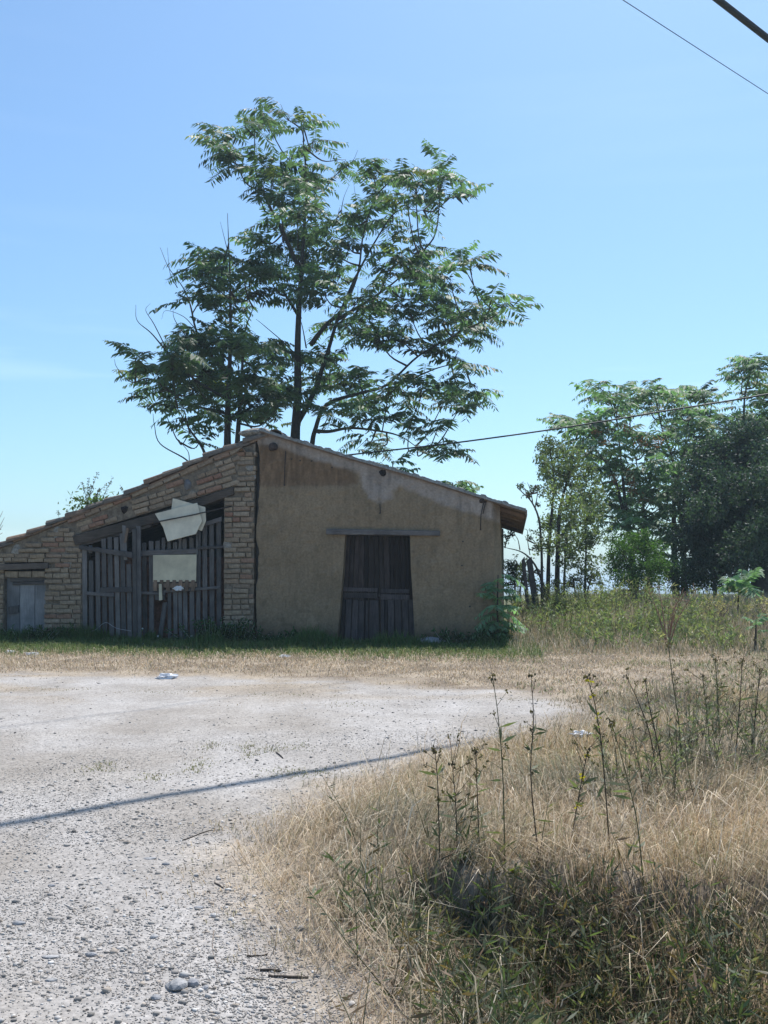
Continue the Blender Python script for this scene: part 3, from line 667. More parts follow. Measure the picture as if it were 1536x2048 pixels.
# things hung on the gate
def panel(name, pts, v0, th, mat, label, cat, tilt=0.0):
    c = np.mean(pts, 0); cu, cz = Fp(c[0], c[1], v0); w = Lw(cu, v0, cz)
    o = empty(name + '_tmp', (0, 0, 0)); bpy.data.objects.remove(o)
    poly = [(a_ - cu, b_ - cz) for a_, b_ in Fl(pts, v0)]
    ob = prism(name, poly, 0, th, M[mat], None, 0.002, 0.0); ob.location = w; ob.rotation_euler = (tilt, 0, -TH)
    return tag(ob, label, cat)
panel('board', [(306, 1110), (393, 1109), (392, 1163), (306, 1164)], -0.052, .016, 'board_dirty', 'upright cream rectangular board fixed across the slatted gate', 'board')
panel('board', [(309, 1027), (393, 1005), (404, 1042), (392, 1068), (336, 1083), (326, 1054)], -0.16, .03, 'board', 'broken white foam board stuck askew above the slatted gate', 'board', -.10)
panel('board', [(345, 996), (410, 1014), (412, 1041), (404, 1062), (340, 1040)], -0.09, .02, 'board', 'white board half hidden behind the broken foam board above the gate', 'board', -.05)
rr = empty('iron_rod', Lw(*[Fp(385, 1028, -.2)[0], -.2, Fp(385, 1028, -.2)[1]])); bpy.data.objects.remove(rr)
acc = Acc(); Pq = [Lw(Fp(x, y, v)[0], v, Fp(x, y, v)[1]) for x, y, v in ((308, 1045, -.2), (385, 1030, -.2), (447, 1016, -.1), (462, 1013, 0.01))]
tube(acc, Pq, .011, 6); ob = acc.build('iron_rod', M['iron'], origin=Pq[1]); ob.location = Pq[1]; tag(ob, 'thin iron bar holding the broken foam board against the gate', 'iron bar')
pk = empty('picket_strip', Lw(Fp(350, 1172, -.06)[0], -.06, Fp(350, 1172, -.06)[1]), -TH); tag(pk, 'short brown picket edging under the cream board on the gate', 'edging')
kx, kz = Fp(350, 1172, -.06)
for i_ in range(7):
    x = 306 + i_ * 12.6; pts = [(x + 1, 1160), (x + 8, 1160), (x + 8, 1182), (x + 1, 1182)]
    prism('picket', [(a_ - kx, b_ - kz) for a_, b_ in Fl(pts, -.06)], 0, .015, M['wood_brown'], pk, .002, .003)
prism('strip', [(a_ - kx, b_ - kz) for a_, b_ in Fl([(305, 1167), (393, 1166), (393, 1174), (305, 1176)], -.06)], .016, .03, M['wood_brown'], pk, .002)
panel('stick', [(317.5, 1168), (323, 1168), (324.5, 1200), (318, 1201)], -.085, .014, 'board_dirty', 'yellowish wooden batten dangling from the brown picket edging', 'batten')
def crumple(name, c, size, label, cat, seed, mat='rag', sq=(1, .7, .35)):
    bm = bmesh.new(); bmesh.ops.create_icosphere(bm, subdivisions=4, radius=1.0); rr_ = random.Random(seed)
    ph = [(Vector((rr_.gauss(0, 1), rr_.gauss(0, 1), rr_.gauss(0, 1))) * 4, rr_.uniform(0, 6)) for _ in range(10)]
    for v in bm.verts:
        k_ = 1 + .75 * sum(math.sin(v.co.dot(p) * (1 + .25 * q_) + f) / (1 + .12 * q_) for q_, (p, f) in enumerate(ph)) / 4
        v.co = Vector((v.co.x * sq[0], v.co.y * sq[1], v.co.z * sq[2])) * size * k_
    me = bpy.data.meshes.new(name); bm.to_mesh(me); bm.free(); o = link(name, me, M[mat]); o.location = c; return tag(o, label, cat)
u, zq = Fp(356, 1176, -.09); crumple('rag', Lw(u, -.08, zq), .065, 'grey plastic rag draped over the middle rail of the gate', 'rag', 4, sq=(1, .35, .5))
acc = Acc(); Pq = [Lw(Fp(x, y, v)[0], v, Fp(x, y, v)[1]) for x, y, v in ((165, 1266, -.06), (190, 1260, -.12), (211, 1245, -.16), (232, 1256, -.22), (262, 1262, -.27))]
tube(acc, spline(Pq, 4), .004, 4); ob = acc.build('wire_loop', plain_mat('galvanised_wire', (.4, .4, .42), .5, .3), origin=Pq[2]); ob.location = Pq[2]; tag(ob, 'thin pale wire slung across the lower slats of the gate', 'wire')
u, zq = Fp(860, 1282, -.3); o = lump('fieldstone', Lw(u, -.22, zq - .02), .19, M['rock'], None, (1.2, .6, .45), 77, 2, .22); tag(o, 'grey block of stone lying by the dark double door', 'stone')

# ================================================================== FOLIAGE HELPERS
GREEN = np.array([0.084, 0.136, 0.074])
def frond_batch(acc, B, Dv, L, pairs=9, green=GREEN, var=0.35, droop=0.55, lw=0.36, ll=0.235, yellow=0.03, rachis=True):
    N = len(B); up = np.array([0, 0, 1.0]); Dv = norm(Dv)
    t = np.linspace(.14, 1, pairs)[None, :, None]
    dr_ = (droop * rng.uniform(.3, 2.0, N))[:, None, None]
    Pn = B[:, None] + L[:, None, None] * (Dv[:, None] * t - up * (dr_ * .5 * t * t))
    T = norm(Dv[:, None] - up * (dr_ * t)); S = norm(np.cross(T, up))
    cb = green * (1 + var * rng.normal(0, 1, (N, 1))).clip(.45, 2.0)
    yl = rng.random(N) < yellow; cb[yl] = cb[yl] * np.array([2.2, 1.5, .9])
    prof = (0.62 + 0.75 * np.sin(np.pi * (0.12 + 0.80 * t)))
    for s in (-1, 1):
        ld = norm(S * s * .85 + T * rng.uniform(.15, .6, (N, pairs, 1)) - up * rng.uniform(.05, .75, (N, pairs, 1)))
        l_ = L[:, None, None] * ll * prof * rng.uniform(.8, 1.15, (N, pairs, 1))
        wv = norm(T + rng.normal(0, .25, (N, pairs, 3))) * l_ * lw * .5
        b0 = Pn; mid = Pn + ld * l_ * .42; tip = Pn + ld * l_ - up * l_ * .10
        V_ = np.stack([b0, mid + wv, tip, mid - wv], 2).reshape(-1, 3)
        k0 = np.arange(N * pairs)[:, None] * 4
        F_ = np.concatenate([k0 + np.array([[0, 1, 2]]), k0 + np.array([[0, 2, 3]])])
        C_ = np.repeat(cb[:, None], pairs, 1) * rng.uniform(.8, 1.2, (N, pairs, 1)); C_ = np.repeat(C_.reshape(-1, 3), 4, 0)
        acc.add(V_, F_, C_)
    if rachis:
        k5 = np.linspace(0, 1, 4)[None, :, None]; Pr = B[:, None] + L[:, None, None] * (Dv[:, None] * k5 - up * (dr_ * .5 * k5 * k5))
        wv = norm(np.cross(Dv, up))[:, None] * (L[:, None, None] * .007)
        V_ = np.stack([Pr + wv, Pr - wv], 2).reshape(-1, 3); k0 = np.arange(N)[:, None] * 8
        F_ = np.concatenate([k0 + np.array([[2 * i_, 2 * i_ + 1, 2 * i_ + 3]]) for i_ in range(3)] + [k0 + np.array([[2 * i_, 2 * i_ + 3, 2 * i_ + 2]]) for i_ in range(3)])
        acc.add(V_, F_, np.repeat(cb * np.array([1.5, 1.1, 1.0]), 8, 0))
def leaf_batch(acc, P, L, green, var=.35, lw=.5, dirs=None, hang=0.3):
    N = len(P); d = norm(rng.normal(0, 1, (N, 3)) - np.array([0, 0, hang])) if dirs is None else norm(dirs)
    w = norm(np.cross(d, rng.normal(0, 1, (N, 3)))); L = np.broadcast_to(L, (N,))[:, None]
    V_ = np.stack([P, P + d * L * .45 + w * L * lw * .5, P + d * L, P + d * L * .45 - w * L * lw * .5], 1).reshape(-1, 3)
    k0 = np.arange(N)[:, None] * 4; F_ = np.concatenate([k0 + np.array([[0, 1, 2]]), k0 + np.array([[0, 2, 3]])])
    cb = np.asarray(green) * (1 + var * rng.normal(0, 1, (N, 1))).clip(.4, 2.2)
    acc.add(V_, F_, np.repeat(cb, 4, 0))
def blades(acc, P, H, W, bend, cols, lean=None, tipc=None):
    N = len(P); az = rng.uniform(0, 2 * math.pi, N); ln = np.stack([np.cos(az), np.sin(az), 0 * az], 1)
    if lean is not None: ln = norm(ln + np.asarray(lean))
    H = np.broadcast_to(H, (N,))[:, None]; W = np.broadcast_to(W, (N,))[:, None]; b = np.broadcast_to(bend, (N,))[:, None]
    az2 = rng.uniform(0, math.pi, N); wv = np.stack([np.cos(az2), np.sin(az2), 0 * az2], 1) * W * .5
    up = np.array([0, 0, 1.0])
    m_ = P + up * H * .55 * (1 - .25 * b) + ln * H * b * .28; e = P + up * H * np.maximum(1 - .75 * b, .06) + ln * H * b * .95
    V_ = np.stack([P - wv, P + wv, m_ - wv * .8, m_ + wv * .8, e], 1).reshape(-1, 3); k0 = np.arange(N)[:, None] * 5
    F_ = np.concatenate([k0 + np.array([[0, 1, 2]]), k0 + np.array([[1, 3, 2]]), k0 + np.array([[2, 3, 4]])])
    acc.add(V_, F_, np.repeat(cols, 5, 0))
def mixcol(N, pal, w, var=.18):
    pal = np.array(pal); c = pal[rng.choice(len(pal), N, p=np.array(w) / sum(w))]
    return c * (1 + var * rng.normal(0, 1, (N, 1))).clip(.5, 1.6)

def limb_pts(pts, depth, dz=0.0, wob=0.0):
    Q_ = [at(x, y, depth + (q_[0] if q_ else 0)) for x, y, *q_ in pts]; return spline(Q_, 6)
def compound_tree(name, label, base_px, depth, limbs, clusters, off, sc, fr, L=(.6, .95), green=GREEN, group=None, seedpods=None, spread=1.6, pairs=10, foot_y=1150):
    """limbs: list of (points, r0, r1) in crop pixels; clusters: (x, y, radius)."""
    cv = lambda x, y: (off[0] + x / sc, off[1] + y / sc)
    root_p = at(*base_px, depth); root_p[2] = float(ground(root_p[0], root_p[1])) - .05
    root = empty(name, root_p); tag(root, label, 'tree', group)
    allp = []
    for i_, (pts, r0, r1) in enumerate(limbs):
        dd = 0 if i_ == 0 else rng.uniform(-1, 1) * .9
        Q_ = []
        for k_, p_ in enumerate(pts): Q_.append(at(*cv(*p_[:2]), depth + dd * k_ / max(1, len(pts) - 1) * 1.5))
        if i_ == 0 or (len(limbs[i_]) > 3): pass
        P_ = spline(Q_, 6); R_ = r1 + (r0 - r1) * (1 - np.linspace(0, 1, len(P_))) ** 1.35
        is_trunk = cv(*pts[0][:2])[1] > foot_y
        if is_trunk:
            foot = P_[0].copy(); foot[2] = root_p[2]; foot[:2] += rng.normal(0, .08, 2); n_ = 4
            ext = np.array([foot + (P_[0] - foot) * t for t in np.linspace(0, 1, n_, endpoint=False)]); P_ = np.vstack([ext, P_]); R_ = np.concatenate([np.full(n_, r0) * np.linspace(1.25, 1, n_), R_])
        acc = Acc(); tube(acc, P_, R_, 8)
        acc.build('trunk' if is_trunk else 'branch', M['bark'], root, True, origin=root_p)
        allp.append(P_[len(P_) // 5:])
    allp = np.concatenate(allp)
    tw = Acc(); cr = Acc()
    for (x, y, r, *w) in clusters:
        c = at(*cv(x, y), depth + rng.normal(0, spread)); rm = r / sc / FOC * depth
        dist = np.linalg.norm((allp - c) * np.array([1, .5, 1]), axis=1) + np.maximum(0, allp[:, 2] - c[2] + .2) * 1.2
        s0 = allp[np.argmin(dist)]; md = (s0 + c) / 2 + np.array([0, 0, -.12 * np.linalg.norm(c - s0)]) + rng.normal(0, .06, 3)
        Pt = spline([s0, md, c], 4); tube(tw, Pt, np.linspace(.028, .010, len(Pt)), 4)
        nf = max(3, int(fr * (rm / .55) ** 1.3 * (w[0] if w else 1)))
        B_ = c + rng.normal(0, 1, (nf, 3)) * rm * np.array([.36, .46, .32]); az = rng.uniform(0, 2 * math.pi, nf)
        el = rng.uniform(-.15, .65, nf)
        D_ = np.stack([np.cos(az) * np.cos(el), np.sin(az) * np.cos(el), np.sin(el)], 1)
        D_ = norm(D_ + norm(c - s0) * .35)
        frond_batch(cr, B_, D_, rng.uniform(*L, nf), pairs, green)
        for bp in B_[:: 2]: tube(tw, [c - (c - s0) * .15, (c + bp) / 2, bp], [.011, .008, .005], 3)
    tag(tw.build('twigs', M['bark'], root, False, origin=root_p), kind='stuff')
    tag(cr.build('crown', M['leaf'], root, False, origin=root_p), kind='stuff')
    if seedpods:
        for (x, y) in seedpods:
            c = at(x, y, depth - 2.2); acc = Acc(); n_ = 80
            leaf_batch(acc, c + rng.normal(0, 1, (n_, 3)) * np.array([.09, .09, .07]), .06, (.26, .10, .06), .25, .5)
            tag(acc.build('seed_cluster', M['smallleaf'], root, False, origin=root_p), kind='stuff')
    return root, root_p, tw

# ================================================================== TREES BEHIND THE SHED
CL = [(430, 170, 55), (460, 225, 60), (425, 235, 45), (540, 100, 50), (505, 130, 45), (580, 110, 40), (650, 100, 40), (700, 125, 40), (745, 190, 48), (830, 245, 32), (590, 260, 55), (560, 310, 45), (605, 320, 50),
      (710, 280, 55), (700, 340, 55), (735, 320, 45), (620, 390, 60), (560, 375, 38), (750, 420, 70), (830, 440, 50), (690, 430, 65), (960, 300, 55), (1030, 300, 65), (1100, 325, 65), (1200, 265, 50), (1190, 320, 55), (1225, 375, 45),
      (1165, 415, 40), (980, 370, 50), (1070, 385, 60), (1010, 460, 60), (930, 430, 45), (860, 470, 60), (600, 480, 60), (560, 530, 50), (640, 530, 70), (740, 510, 70), (720, 590, 80), (820, 570, 60), (860, 540, 50),
      (1040, 580, 75), (1110, 545, 50), (1090, 640, 70), (1010, 620, 60), (1180, 660, 65), (1260, 600, 42), (1290, 620, 34), (1220, 670, 50), (1130, 720, 70), (1190, 770, 75), (1250, 800, 65), (1300, 825, 60), (1375, 740, 42), (1420, 755, 42), (1350, 800, 45),
      (1240, 860, 60), (1080, 780, 80), (980, 760, 90), (900, 740, 80), (870, 820, 85), (960, 850, 85), (1050, 870, 75), (1130, 900, 50), (1240, 930, 50), (1270, 970, 45), (830, 650, 75), (780, 710, 70), (700, 690, 80),
      (610, 640, 75), (560, 610, 60), (720, 960, 80), (790, 940, 70), (760, 1020, 70), (690, 1070, 60), (850, 1030, 70), (930, 1080, 70), (900, 990, 60), (800, 1130, 50), (960, 1140, 55), (880, 1130, 50), (1010, 1040, 60),
      (1060, 1060, 60), (1130, 1050, 65), (1200, 1090, 60), (1260, 1060, 55), (1310, 1040, 40), (1250, 1120, 38), (1080, 1170, 45), (1180, 1180, 40), (930, 1220, 45), (965, 1245, 40), (1150, 1250, 42), (1210, 1265, 45)]
LB = [([(680, 1250), (683, 1180), (690, 1060), (690, 900), (695, 760), (705, 600), (715, 450), (720, 300), (710, 180), (712, 80)], .145, .010),
      ([(690, 1160), (740, 1070), (790, 930), (830, 800), (890, 660), (960, 530), (1035, 425), (1130, 420)], .082, .009),
      ([(735, 890), (790, 820), (850, 760), (900, 640), (920, 500), (960, 370)], .07, .012),
      ([(740, 1240), (750, 1190), (790, 1100), (900, 1060), (1000, 1030), (1110, 930), (1230, 860), (1330, 790), (1400, 740)], .07, .008),
      ([(750, 1190), (800, 1192), (880, 1180), (1000, 1195), (1060, 1215), (1110, 1250)], .055, .010),
      ([(702, 640), (640, 500), (590, 400), (545, 290), (540, 180), (540, 60)], .065, .008),
      ([(830, 800), (930, 740), (1040, 660), (1130, 560)], .055, .010), ([(1000, 1030), (1080, 1010), (1180, 970), (1270, 950)], .04, .008),
      ([(700, 800), (650, 720), (600, 650), (560, 560)], .05, .010), ([(740, 420), (790, 340), (830, 290), (880, 250), (900, 210)], .022, .004),
      ([(840, 440), (850, 380), (870, 330)], .014, .003), ([(900, 440), (893, 380), (885, 320)], .014, .003), ([(690, 930), (640, 880), (570, 820), (545, 800)], .02, .005), ([(720, 900), (705, 820), (690, 780)], .02, .004)]
compound_tree('ailanthus_tree', 'tall feathery-leaved tree rising above the ridge behind the shed', (590, 1280), 27.0, LB, CL, (200, 180), 1.7455, 17, group='trees behind the shed', foot_y=885)
CL2 = [(400, 590, 70), (340, 600, 50), (370, 650, 75), (450, 680, 75), (500, 640, 65), (540, 720, 65), (400, 740, 65), (470, 750, 60), (350, 735, 45), (340, 880, 75, 1.6), (410, 890, 75, 1.6), (300, 870, 45), (480, 900, 70, 1.5), (560, 900, 75, 1.5), (610, 940, 50),
       (250, 960, 55, 1.4), (200, 985, 50, 1.2), (125, 935, 38), (165, 1000, 45), (220, 1040, 55, 1.3), (300, 960, 75, 1.6), (380, 980, 75, 1.6), (330, 1040, 75, 1.6), (420, 1050, 70, 1.6), (520, 1010, 75, 1.6), (600, 1030, 65, 1.4), (560, 1080, 65, 1.5), (630, 1100, 55, 1.3),
       (520, 1120, 60, 1.4), (290, 1100, 45), (320, 1180, 35), (350, 1225, 28), (225, 1120, 34), (390, 1120, 55, 1.2), (440, 1150, 45), (600, 1150, 45)]
LB2 = [([(446, 1290), (445, 1200), (448, 1050), (455, 900), (455, 700), (450, 560), (445, 430)], .11, .006),
       ([(478, 1280), (482, 1190), (495, 1000), (505, 850), (535, 760)], .085, .010),
       ([(450, 1000), (400, 940), (340, 850), (315, 750), (290, 690), (240, 620), (210, 550)], .045, .005), ([(445, 1080), (330, 1010), (240, 920), (180, 850), (130, 805), (125, 750)], .04, .004),
       ([(440, 1130), (300, 1090), (180, 1010), (110, 1020), (60, 970), (50, 940)], .035, .004), ([(380, 1330), (360, 1255), (310, 1180), (270, 1110)], .05, .012),
       ([(340, 1340), (300, 1290), (210, 1235), (190, 1170), (185, 1130)], .026, .005), ([(445, 560), (430, 500), (420, 460)], .010, .003), ([(240, 920), (190, 820), (160, 770), (175, 745)], .016, .003), ([(300, 860), (260, 800), (255, 755)], .014, .003), ([(310, 1330), (310, 1270), (290, 1240), (275, 1225)], .014, .004), ([(270, 690), (245, 640), (235, 550)], .012, .003),
       ([(330, 830), (290, 790), (230, 770), (215, 800)], .012, .003)]
compound_tree('ailanthus_tree', 'dark two-stemmed feathery-leaved tree with bare twigs behind the brick gable', (455, 1280), 26.0, LB2, CL2, (200, 180), 1.7455, 18, group='trees behind the shed', green=GREEN * .9, foot_y=885)

# sprouts peeping over the right roof slope
def sprout(name, base_px, tops, depth, label, L, green=GREEN * 1.3, tilt=.5, cat='sapling', base=None, stem_r=.018, part='leaf', group=None, droop=.6, pairs=11):
    bp = base if base is not None else at(*base_px, depth); root = empty(name, bp); tag(root, label, cat, group)
    st = Acc(); tipp = at(*tops[0][:2], depth) if base is None else np.array(tops[0][:3])
    P_ = spline([bp, (bp + tipp) / 2 + rng.normal(0, .02, 3), tipp], 5); tube(st, P_, np.linspace(stem_r, stem_r * .4, len(P_)), 6); st.build('stem', M['bark'], root, origin=bp)
    for (fx, fy, az, el, l_) in tops[1]if False else []: pass
    return root, bp, P_
def plant_fronds(root, bp, items, green, droop=.6, pairs=11):
    for (b_, d_, l_) in items:
        acc = Acc(); frond_batch(acc, np.array([b_]), np.array([d_]), np.array([l_]), pairs, green, .15, droop, yellow=0, ll=.27)
        acc.build('leaf', M['leaf'], root, origin=bp)
for (px, py, depth, azs, lab) in ((785, 925, 24.8, 7, 'feathery sprout tip showing over the middle of the shed roof'), (905, 965, 24.6, 8, 'feathery sprout fan showing over the lower shed roof near the eave')):
    top = at(px, py, depth); bp = np.array([top[0], top[1], float(ground(top[0], top[1]))]); root = empty('ailanthus_sapling', bp); tag(root, lab, 'sapling', 'sprouts behind the shed')
    st = Acc(); tube(st, spline([bp, (bp + top) / 2 + np.array([.1, 0, 0]), top], 4), np.linspace(.035, .012, 9), 6); st.build('stem', M['bark'], root, origin=bp)
    plant_fronds(root, bp, [(top + np.array([0, 0, -.05 * i_]), (math.cos(a_), .5 * math.sin(a_) , rng.uniform(.25, .75)), rng.uniform(.55, .8)) for i_, a_ in enumerate(np.linspace(.1, 6.0, azs))], GREEN * 1.5)

# ================================================================== TREES AND BUSHES ON THE RIGHT
CR = [(1105 + 0, 0, 0)]
off1 = (0, 0)
T3 = [(1125, 840, 26), (1150, 850, 30), (1185, 850, 32), (1165, 880, 34), (1205, 780, 22), (1220, 800, 30), (1245, 790, 26), (1260, 810, 28), (1230, 825, 30), (1205, 865, 34), (1180, 905, 34), (1230, 890, 34), (1265, 870, 32), (1245, 930, 36), (1290, 900, 34), (1280, 950, 38),
      (1310, 930, 34), (1200, 935, 32), (1240, 975, 36), (1280, 1000, 40), (1310, 985, 38), (1330, 1010, 36), (1255, 1020, 36), (1290, 1045, 36), (1230, 1045, 30), (1320, 1055, 36), (1345, 1080, 30), (1300, 1090, 32), (1250, 1075, 26), (1340, 1130, 30), (1310, 1130, 26), (1215, 1010, 26)]
T3b = [(1290, 785, 24), (1310, 790, 30), (1335, 785, 30), (1345, 810, 34), (1375, 795, 30), (1405, 795, 26), (1425, 800, 22), (1385, 825, 36), (1350, 845, 36), (1410, 840, 36), (1440, 845, 30), (1330, 870, 34), (1380, 865, 36), (1420, 880, 36), (1350, 905, 34), (1390, 900, 36), (1345, 950, 34), (1370, 940, 34), (1350, 990, 34), (1365, 1030, 34), (1370, 1080, 32), (1360, 1130, 30)]
T4 = [(1490, 730, 20), (1505, 722, 20), (1520, 735, 20), (1485, 755, 18), (1500, 765, 22), (1515, 790, 22), (1535, 800, 28), (1525, 830, 28), (1478, 825, 16), (1500, 850, 26), (1540, 860, 34), (1565, 780, 34), (1570, 840, 40), (1480, 880, 30), (1510, 890, 34), (1590, 900, 45)]
compound_tree('ailanthus_tree', 'feathery tree with rusty red seed clusters standing among the roadside trees', (1260, 1180), 30.0,
              [([(1268, 1180), (1262, 1100), (1250, 1000), (1240, 900), (1232, 820)], .10, .012), ([(1255, 1060), (1230, 960), (1200, 910), (1160, 860)], .06, .010), ([(1300, 1190), (1295, 1100), (1285, 1000), (1265, 880)], .096, .012), ([(1250, 940), (1215, 925), (1180, 905)], .035, .008)],
              T3, (0, 0), 1.0, 20, L=(.6, .9), green=GREEN * 1.5, group='trees right of the shed', seedpods=[(1252, 856), (1285, 885), (1258, 946), (1266, 968), (1194, 860), (1210, 882), (1316, 884), (1290, 1000), (1230, 958), (1265, 985)])
compound_tree('ailanthus_tree', 'pale feathery tree with forked bare trunks beside the dense dark tree', (1350, 1180), 31.5,
              [([(1352, 1185), (1348, 1080), (1350, 980), (1368, 900), (1378, 840)], .11, .012), ([(1368, 1190), (1366, 1090), (1350, 940), (1325, 860), (1310, 800)], .10, .010), ([(1362, 940), (1385, 890), (1420, 840)], .04, .010)],
              T3b, (0, 0), 1.0, 19, L=(.6, .9), green=GREEN * 1.45, group='trees right of the shed')
compound_tree('ailanthus_tree', 'slender feathery tree poking above the dense dark tree', (1490, 1180), 31.0,
              [([(1490, 1190), (1489, 1000), (1488, 880), (1489, 800), (1500, 740)], .10, .012), ([(1489, 890), (1510, 860), (1540, 830)], .04, .010), ([(1500, 900), (1540, 880), (1580, 850)], .04, .010)],
              T4, (0, 0), 1.0, 24, L=(.55, .85), green=GREEN * 1.2, group='trees right of the shed')
def leafy_tree(name, label, base_px, depth, limbs, clusters, per, leafL, green, group, cat='tree', spread=1.2, hang=.3, lw=.5, barkm='bark'):
    root_p = at(*base_px, depth); root_p[2] = float(ground(root_p[0], root_p[1])) - .05
    root = empty(name, root_p); tag(root, label, cat, group); allp = []
    for pts, r0, r1 in limbs:
        dd = rng.uniform(-1, 1) * .8
        Q_ = [at(x, y, depth + dd * k_ / len(pts)) for k_, (x, y) in enumerate(pts)]; P_ = spline(Q_, 5); R_ = np.linspace(r0, r1, len(P_))
        if pts[0][1] >= 1150:
            f_ = P_[0].copy(); f_[2] = root_p[2]; P_ = np.vstack([f_, P_]); R_ = np.concatenate([[r0 * 1.2], R_])
        acc = Acc(); tube(acc, P_, R_, 7); acc.build('trunk' if r0 > .045 else 'branch', M[barkm], root, True, origin=root_p); allp.append(P_)
    allp = np.concatenate(allp); tw = Acc(); cr = Acc()
    for (x, y, r, *w) in clusters:
        rm = r / FOC * depth; c = at(x, y, depth + rng.normal(0, spread))
        s0 = allp[np.argmin(np.linalg.norm((allp - c) * np.array([1, .6, 1]), axis=1) + np.maximum(0, allp[:, 2] - c[2]) * 1.0)]
        tube(tw, spline([s0, (s0 + c) / 2 + rng.normal(0, .05, 3), c], 3), np.linspace(.02, .006, 7), 4)
        for _ in range(5):
            e = c + rng.normal(0, 1, 3) * rm * .5; tube(tw, [c, (c + e) / 2 + rng.normal(0, .03, 3), e], [.007, .005, .003], 3)
        n_ = int(per * (rm / .5) ** 2 * (w[0] if w else 1)); sub = c + rng.normal(0, 1, (max(3, n_ // 14), 3)) * rm * np.array([.5, .6, .45])
        P_ = sub[rng.integers(0, len(sub), n_)] + rng.normal(0, 1, (n_, 3)) * rm * .17
        leaf_batch(cr, P_, rng.uniform(.7, 1.2, n_) * leafL, green, .35, lw, hang=hang)
    tag(tw.build('twigs', M[barkm], root, origin=root_p), kind='stuff'); tag(cr.build('crown', M['smallleaf'], root, origin=root_p), kind='stuff'); return root
leafy_tree('shrubby_tree', 'yellowish small-leaved tree with a clump of dark stems beside the shed', (1105, 1175), 24.0,
           [([(1096, 1178), (1098, 1100), (1104, 1020), (1108, 960), (1100, 900)], .05, .010), ([(1114, 1180), (1116, 1090), (1120, 1020), (1140, 940), (1150, 900)], .062, .010), ([(1128, 1178), (1130, 1130), (1135, 1060), (1165, 1000)], .032, .010), ([(1170, 1175), (1172, 1100), (1170, 1040)], .03, .010), ([(1118, 1080), (1150, 1030), (1180, 1000)], .04, .01)],
           [(1092, 900, 22), (1108, 890, 20), (1085, 925, 20), (1105, 925, 26), (1130, 910, 28), (1150, 930, 30), (1095, 950, 20), (1120, 955, 30), (1150, 970, 30), (1178, 950, 26), (1100, 985, 22, .8), (1140, 1000, 30), (1170, 1000, 30), (1190, 980, 22), (1095, 1050, 22), (1115, 1040, 26), (1145, 1040, 30), (1175, 1040, 28), (1195, 1020, 22), (1105, 1085, 26), (1135, 1080, 28), (1165, 1085, 28), (1190, 1075, 22), (1145, 1115, 24, .8), (1175, 1125, 24, .8), (1155, 1150, 20, .6), (1190, 1150, 18, .5), (1125, 1120, 18, .5), (1080, 1100, 16, .5)],
           1500, .075, np.array([.135, .165, .080]), 'trees right of the shed')
leafy_tree('sparse_tree', 'thin half-bare sapling leaning past the eave of the shed', (1085, 1175), 23.0,
           [([(1084, 1178), (1083, 1100), (1078, 1040), (1064, 1005), (1045, 985), (1034, 975)], .032, .006), ([(1066, 1010), (1062, 985), (1055, 965)], .014, .004), ([(1090, 1178), (1070, 1130), (1045, 1105), (1010, 1095)], .03, .006), ([(1040, 1100), (1036, 1080), (1030, 1070)], .012, .004), ([(1060, 1110), (1055, 1080), (1054, 1060), (1040, 1058)], .010, .004), ([(1070, 1020), (1075, 985), (1072, 970)], .012, .004)],
           [(1042, 970, 12, .8), (1052, 985, 14, .7), (1064, 985, 12, .6), (1072, 975, 10, .5), (1075, 1010, 10, .4), (1062, 1075, 12, .5), (1075, 1070, 12, .5), (1020, 1065, 14, .8), (1013, 1080, 12, .8), (1080, 1140, 14, .4), (1070, 1095, 12, .4), (1040, 1135, 14, 1), (1030, 1150, 16, 1.2)],
           1300, .06, np.array([.075, .10, .035]), 'trees right of the shed')
DT = [(1375 + 22 * (i_ % 8) + (i_ // 8 % 2) * 11 + rng.uniform(-6, 6), 905 + 27 * (i_ // 8) + rng.uniform(-6, 6), 30) for i_ in range(72)]
DT = [c_ for c_ in DT if (c_[0] > 1392 or 985 < c_[1] < 1120) and not (c_[1] > 1085 and c_[0] < 1385) and c_[1] < 1150] + [(1470, 870, 28), (1500, 865, 30), (1530, 862, 30), (1440, 890, 26), (1420, 905, 26), (1360, 960, 18, .5), (1370, 935, 18, .5), (1560, 900, 40), (1560, 960, 45), (1560, 1020, 45), (1565, 1080, 45)]
leafy_tree('dense_tree', 'dense dark evergreen tree with a thick brown trunk at the meadow edge', (1522, 1185), 26.5,
           [([(1522, 1190), (1520, 1130), (1512, 1060), (1490, 980), (1470, 920)], .26, .03), ([(1515, 1080), (1450, 1030), (1400, 1000)], .08, .02), ([(1515, 1070), (1540, 980), (1550, 900)], .1, .02), ([(1430, 1180), (1425, 1120), (1420, 1060)], .05, .02)],
           DT, 1700, .085, np.array([.044, .070, .058]), 'trees right of the shed', spread=1.3)
leafy_tree('bright_bush', 'bright green rounded bush in front of the seed-bearing tree', (1270, 1182), 24.5,
           [([(1262, 1182), (1258, 1150), (1250, 1110)], .03, .01), ([(1275, 1182), (1280, 1140), (1290, 1100)], .03, .01), ([(1290, 1182), (1305, 1140), (1315, 1110)], .028, .01)],
           [(1225, 1110, 20), (1250, 1100, 26), (1280, 1090, 28), (1305, 1100, 26), (1230, 1135, 24), (1260, 1130, 30), (1295, 1130, 30), (1320, 1130, 22), (1245, 1158, 20), (1275, 1160, 24), (1305, 1160, 22), (1265, 1082, 20), (1290, 1075, 16), (1240, 1085, 16)],
           3000, .055, np.array([.075, .145, .035]), None, 'bush', .5)
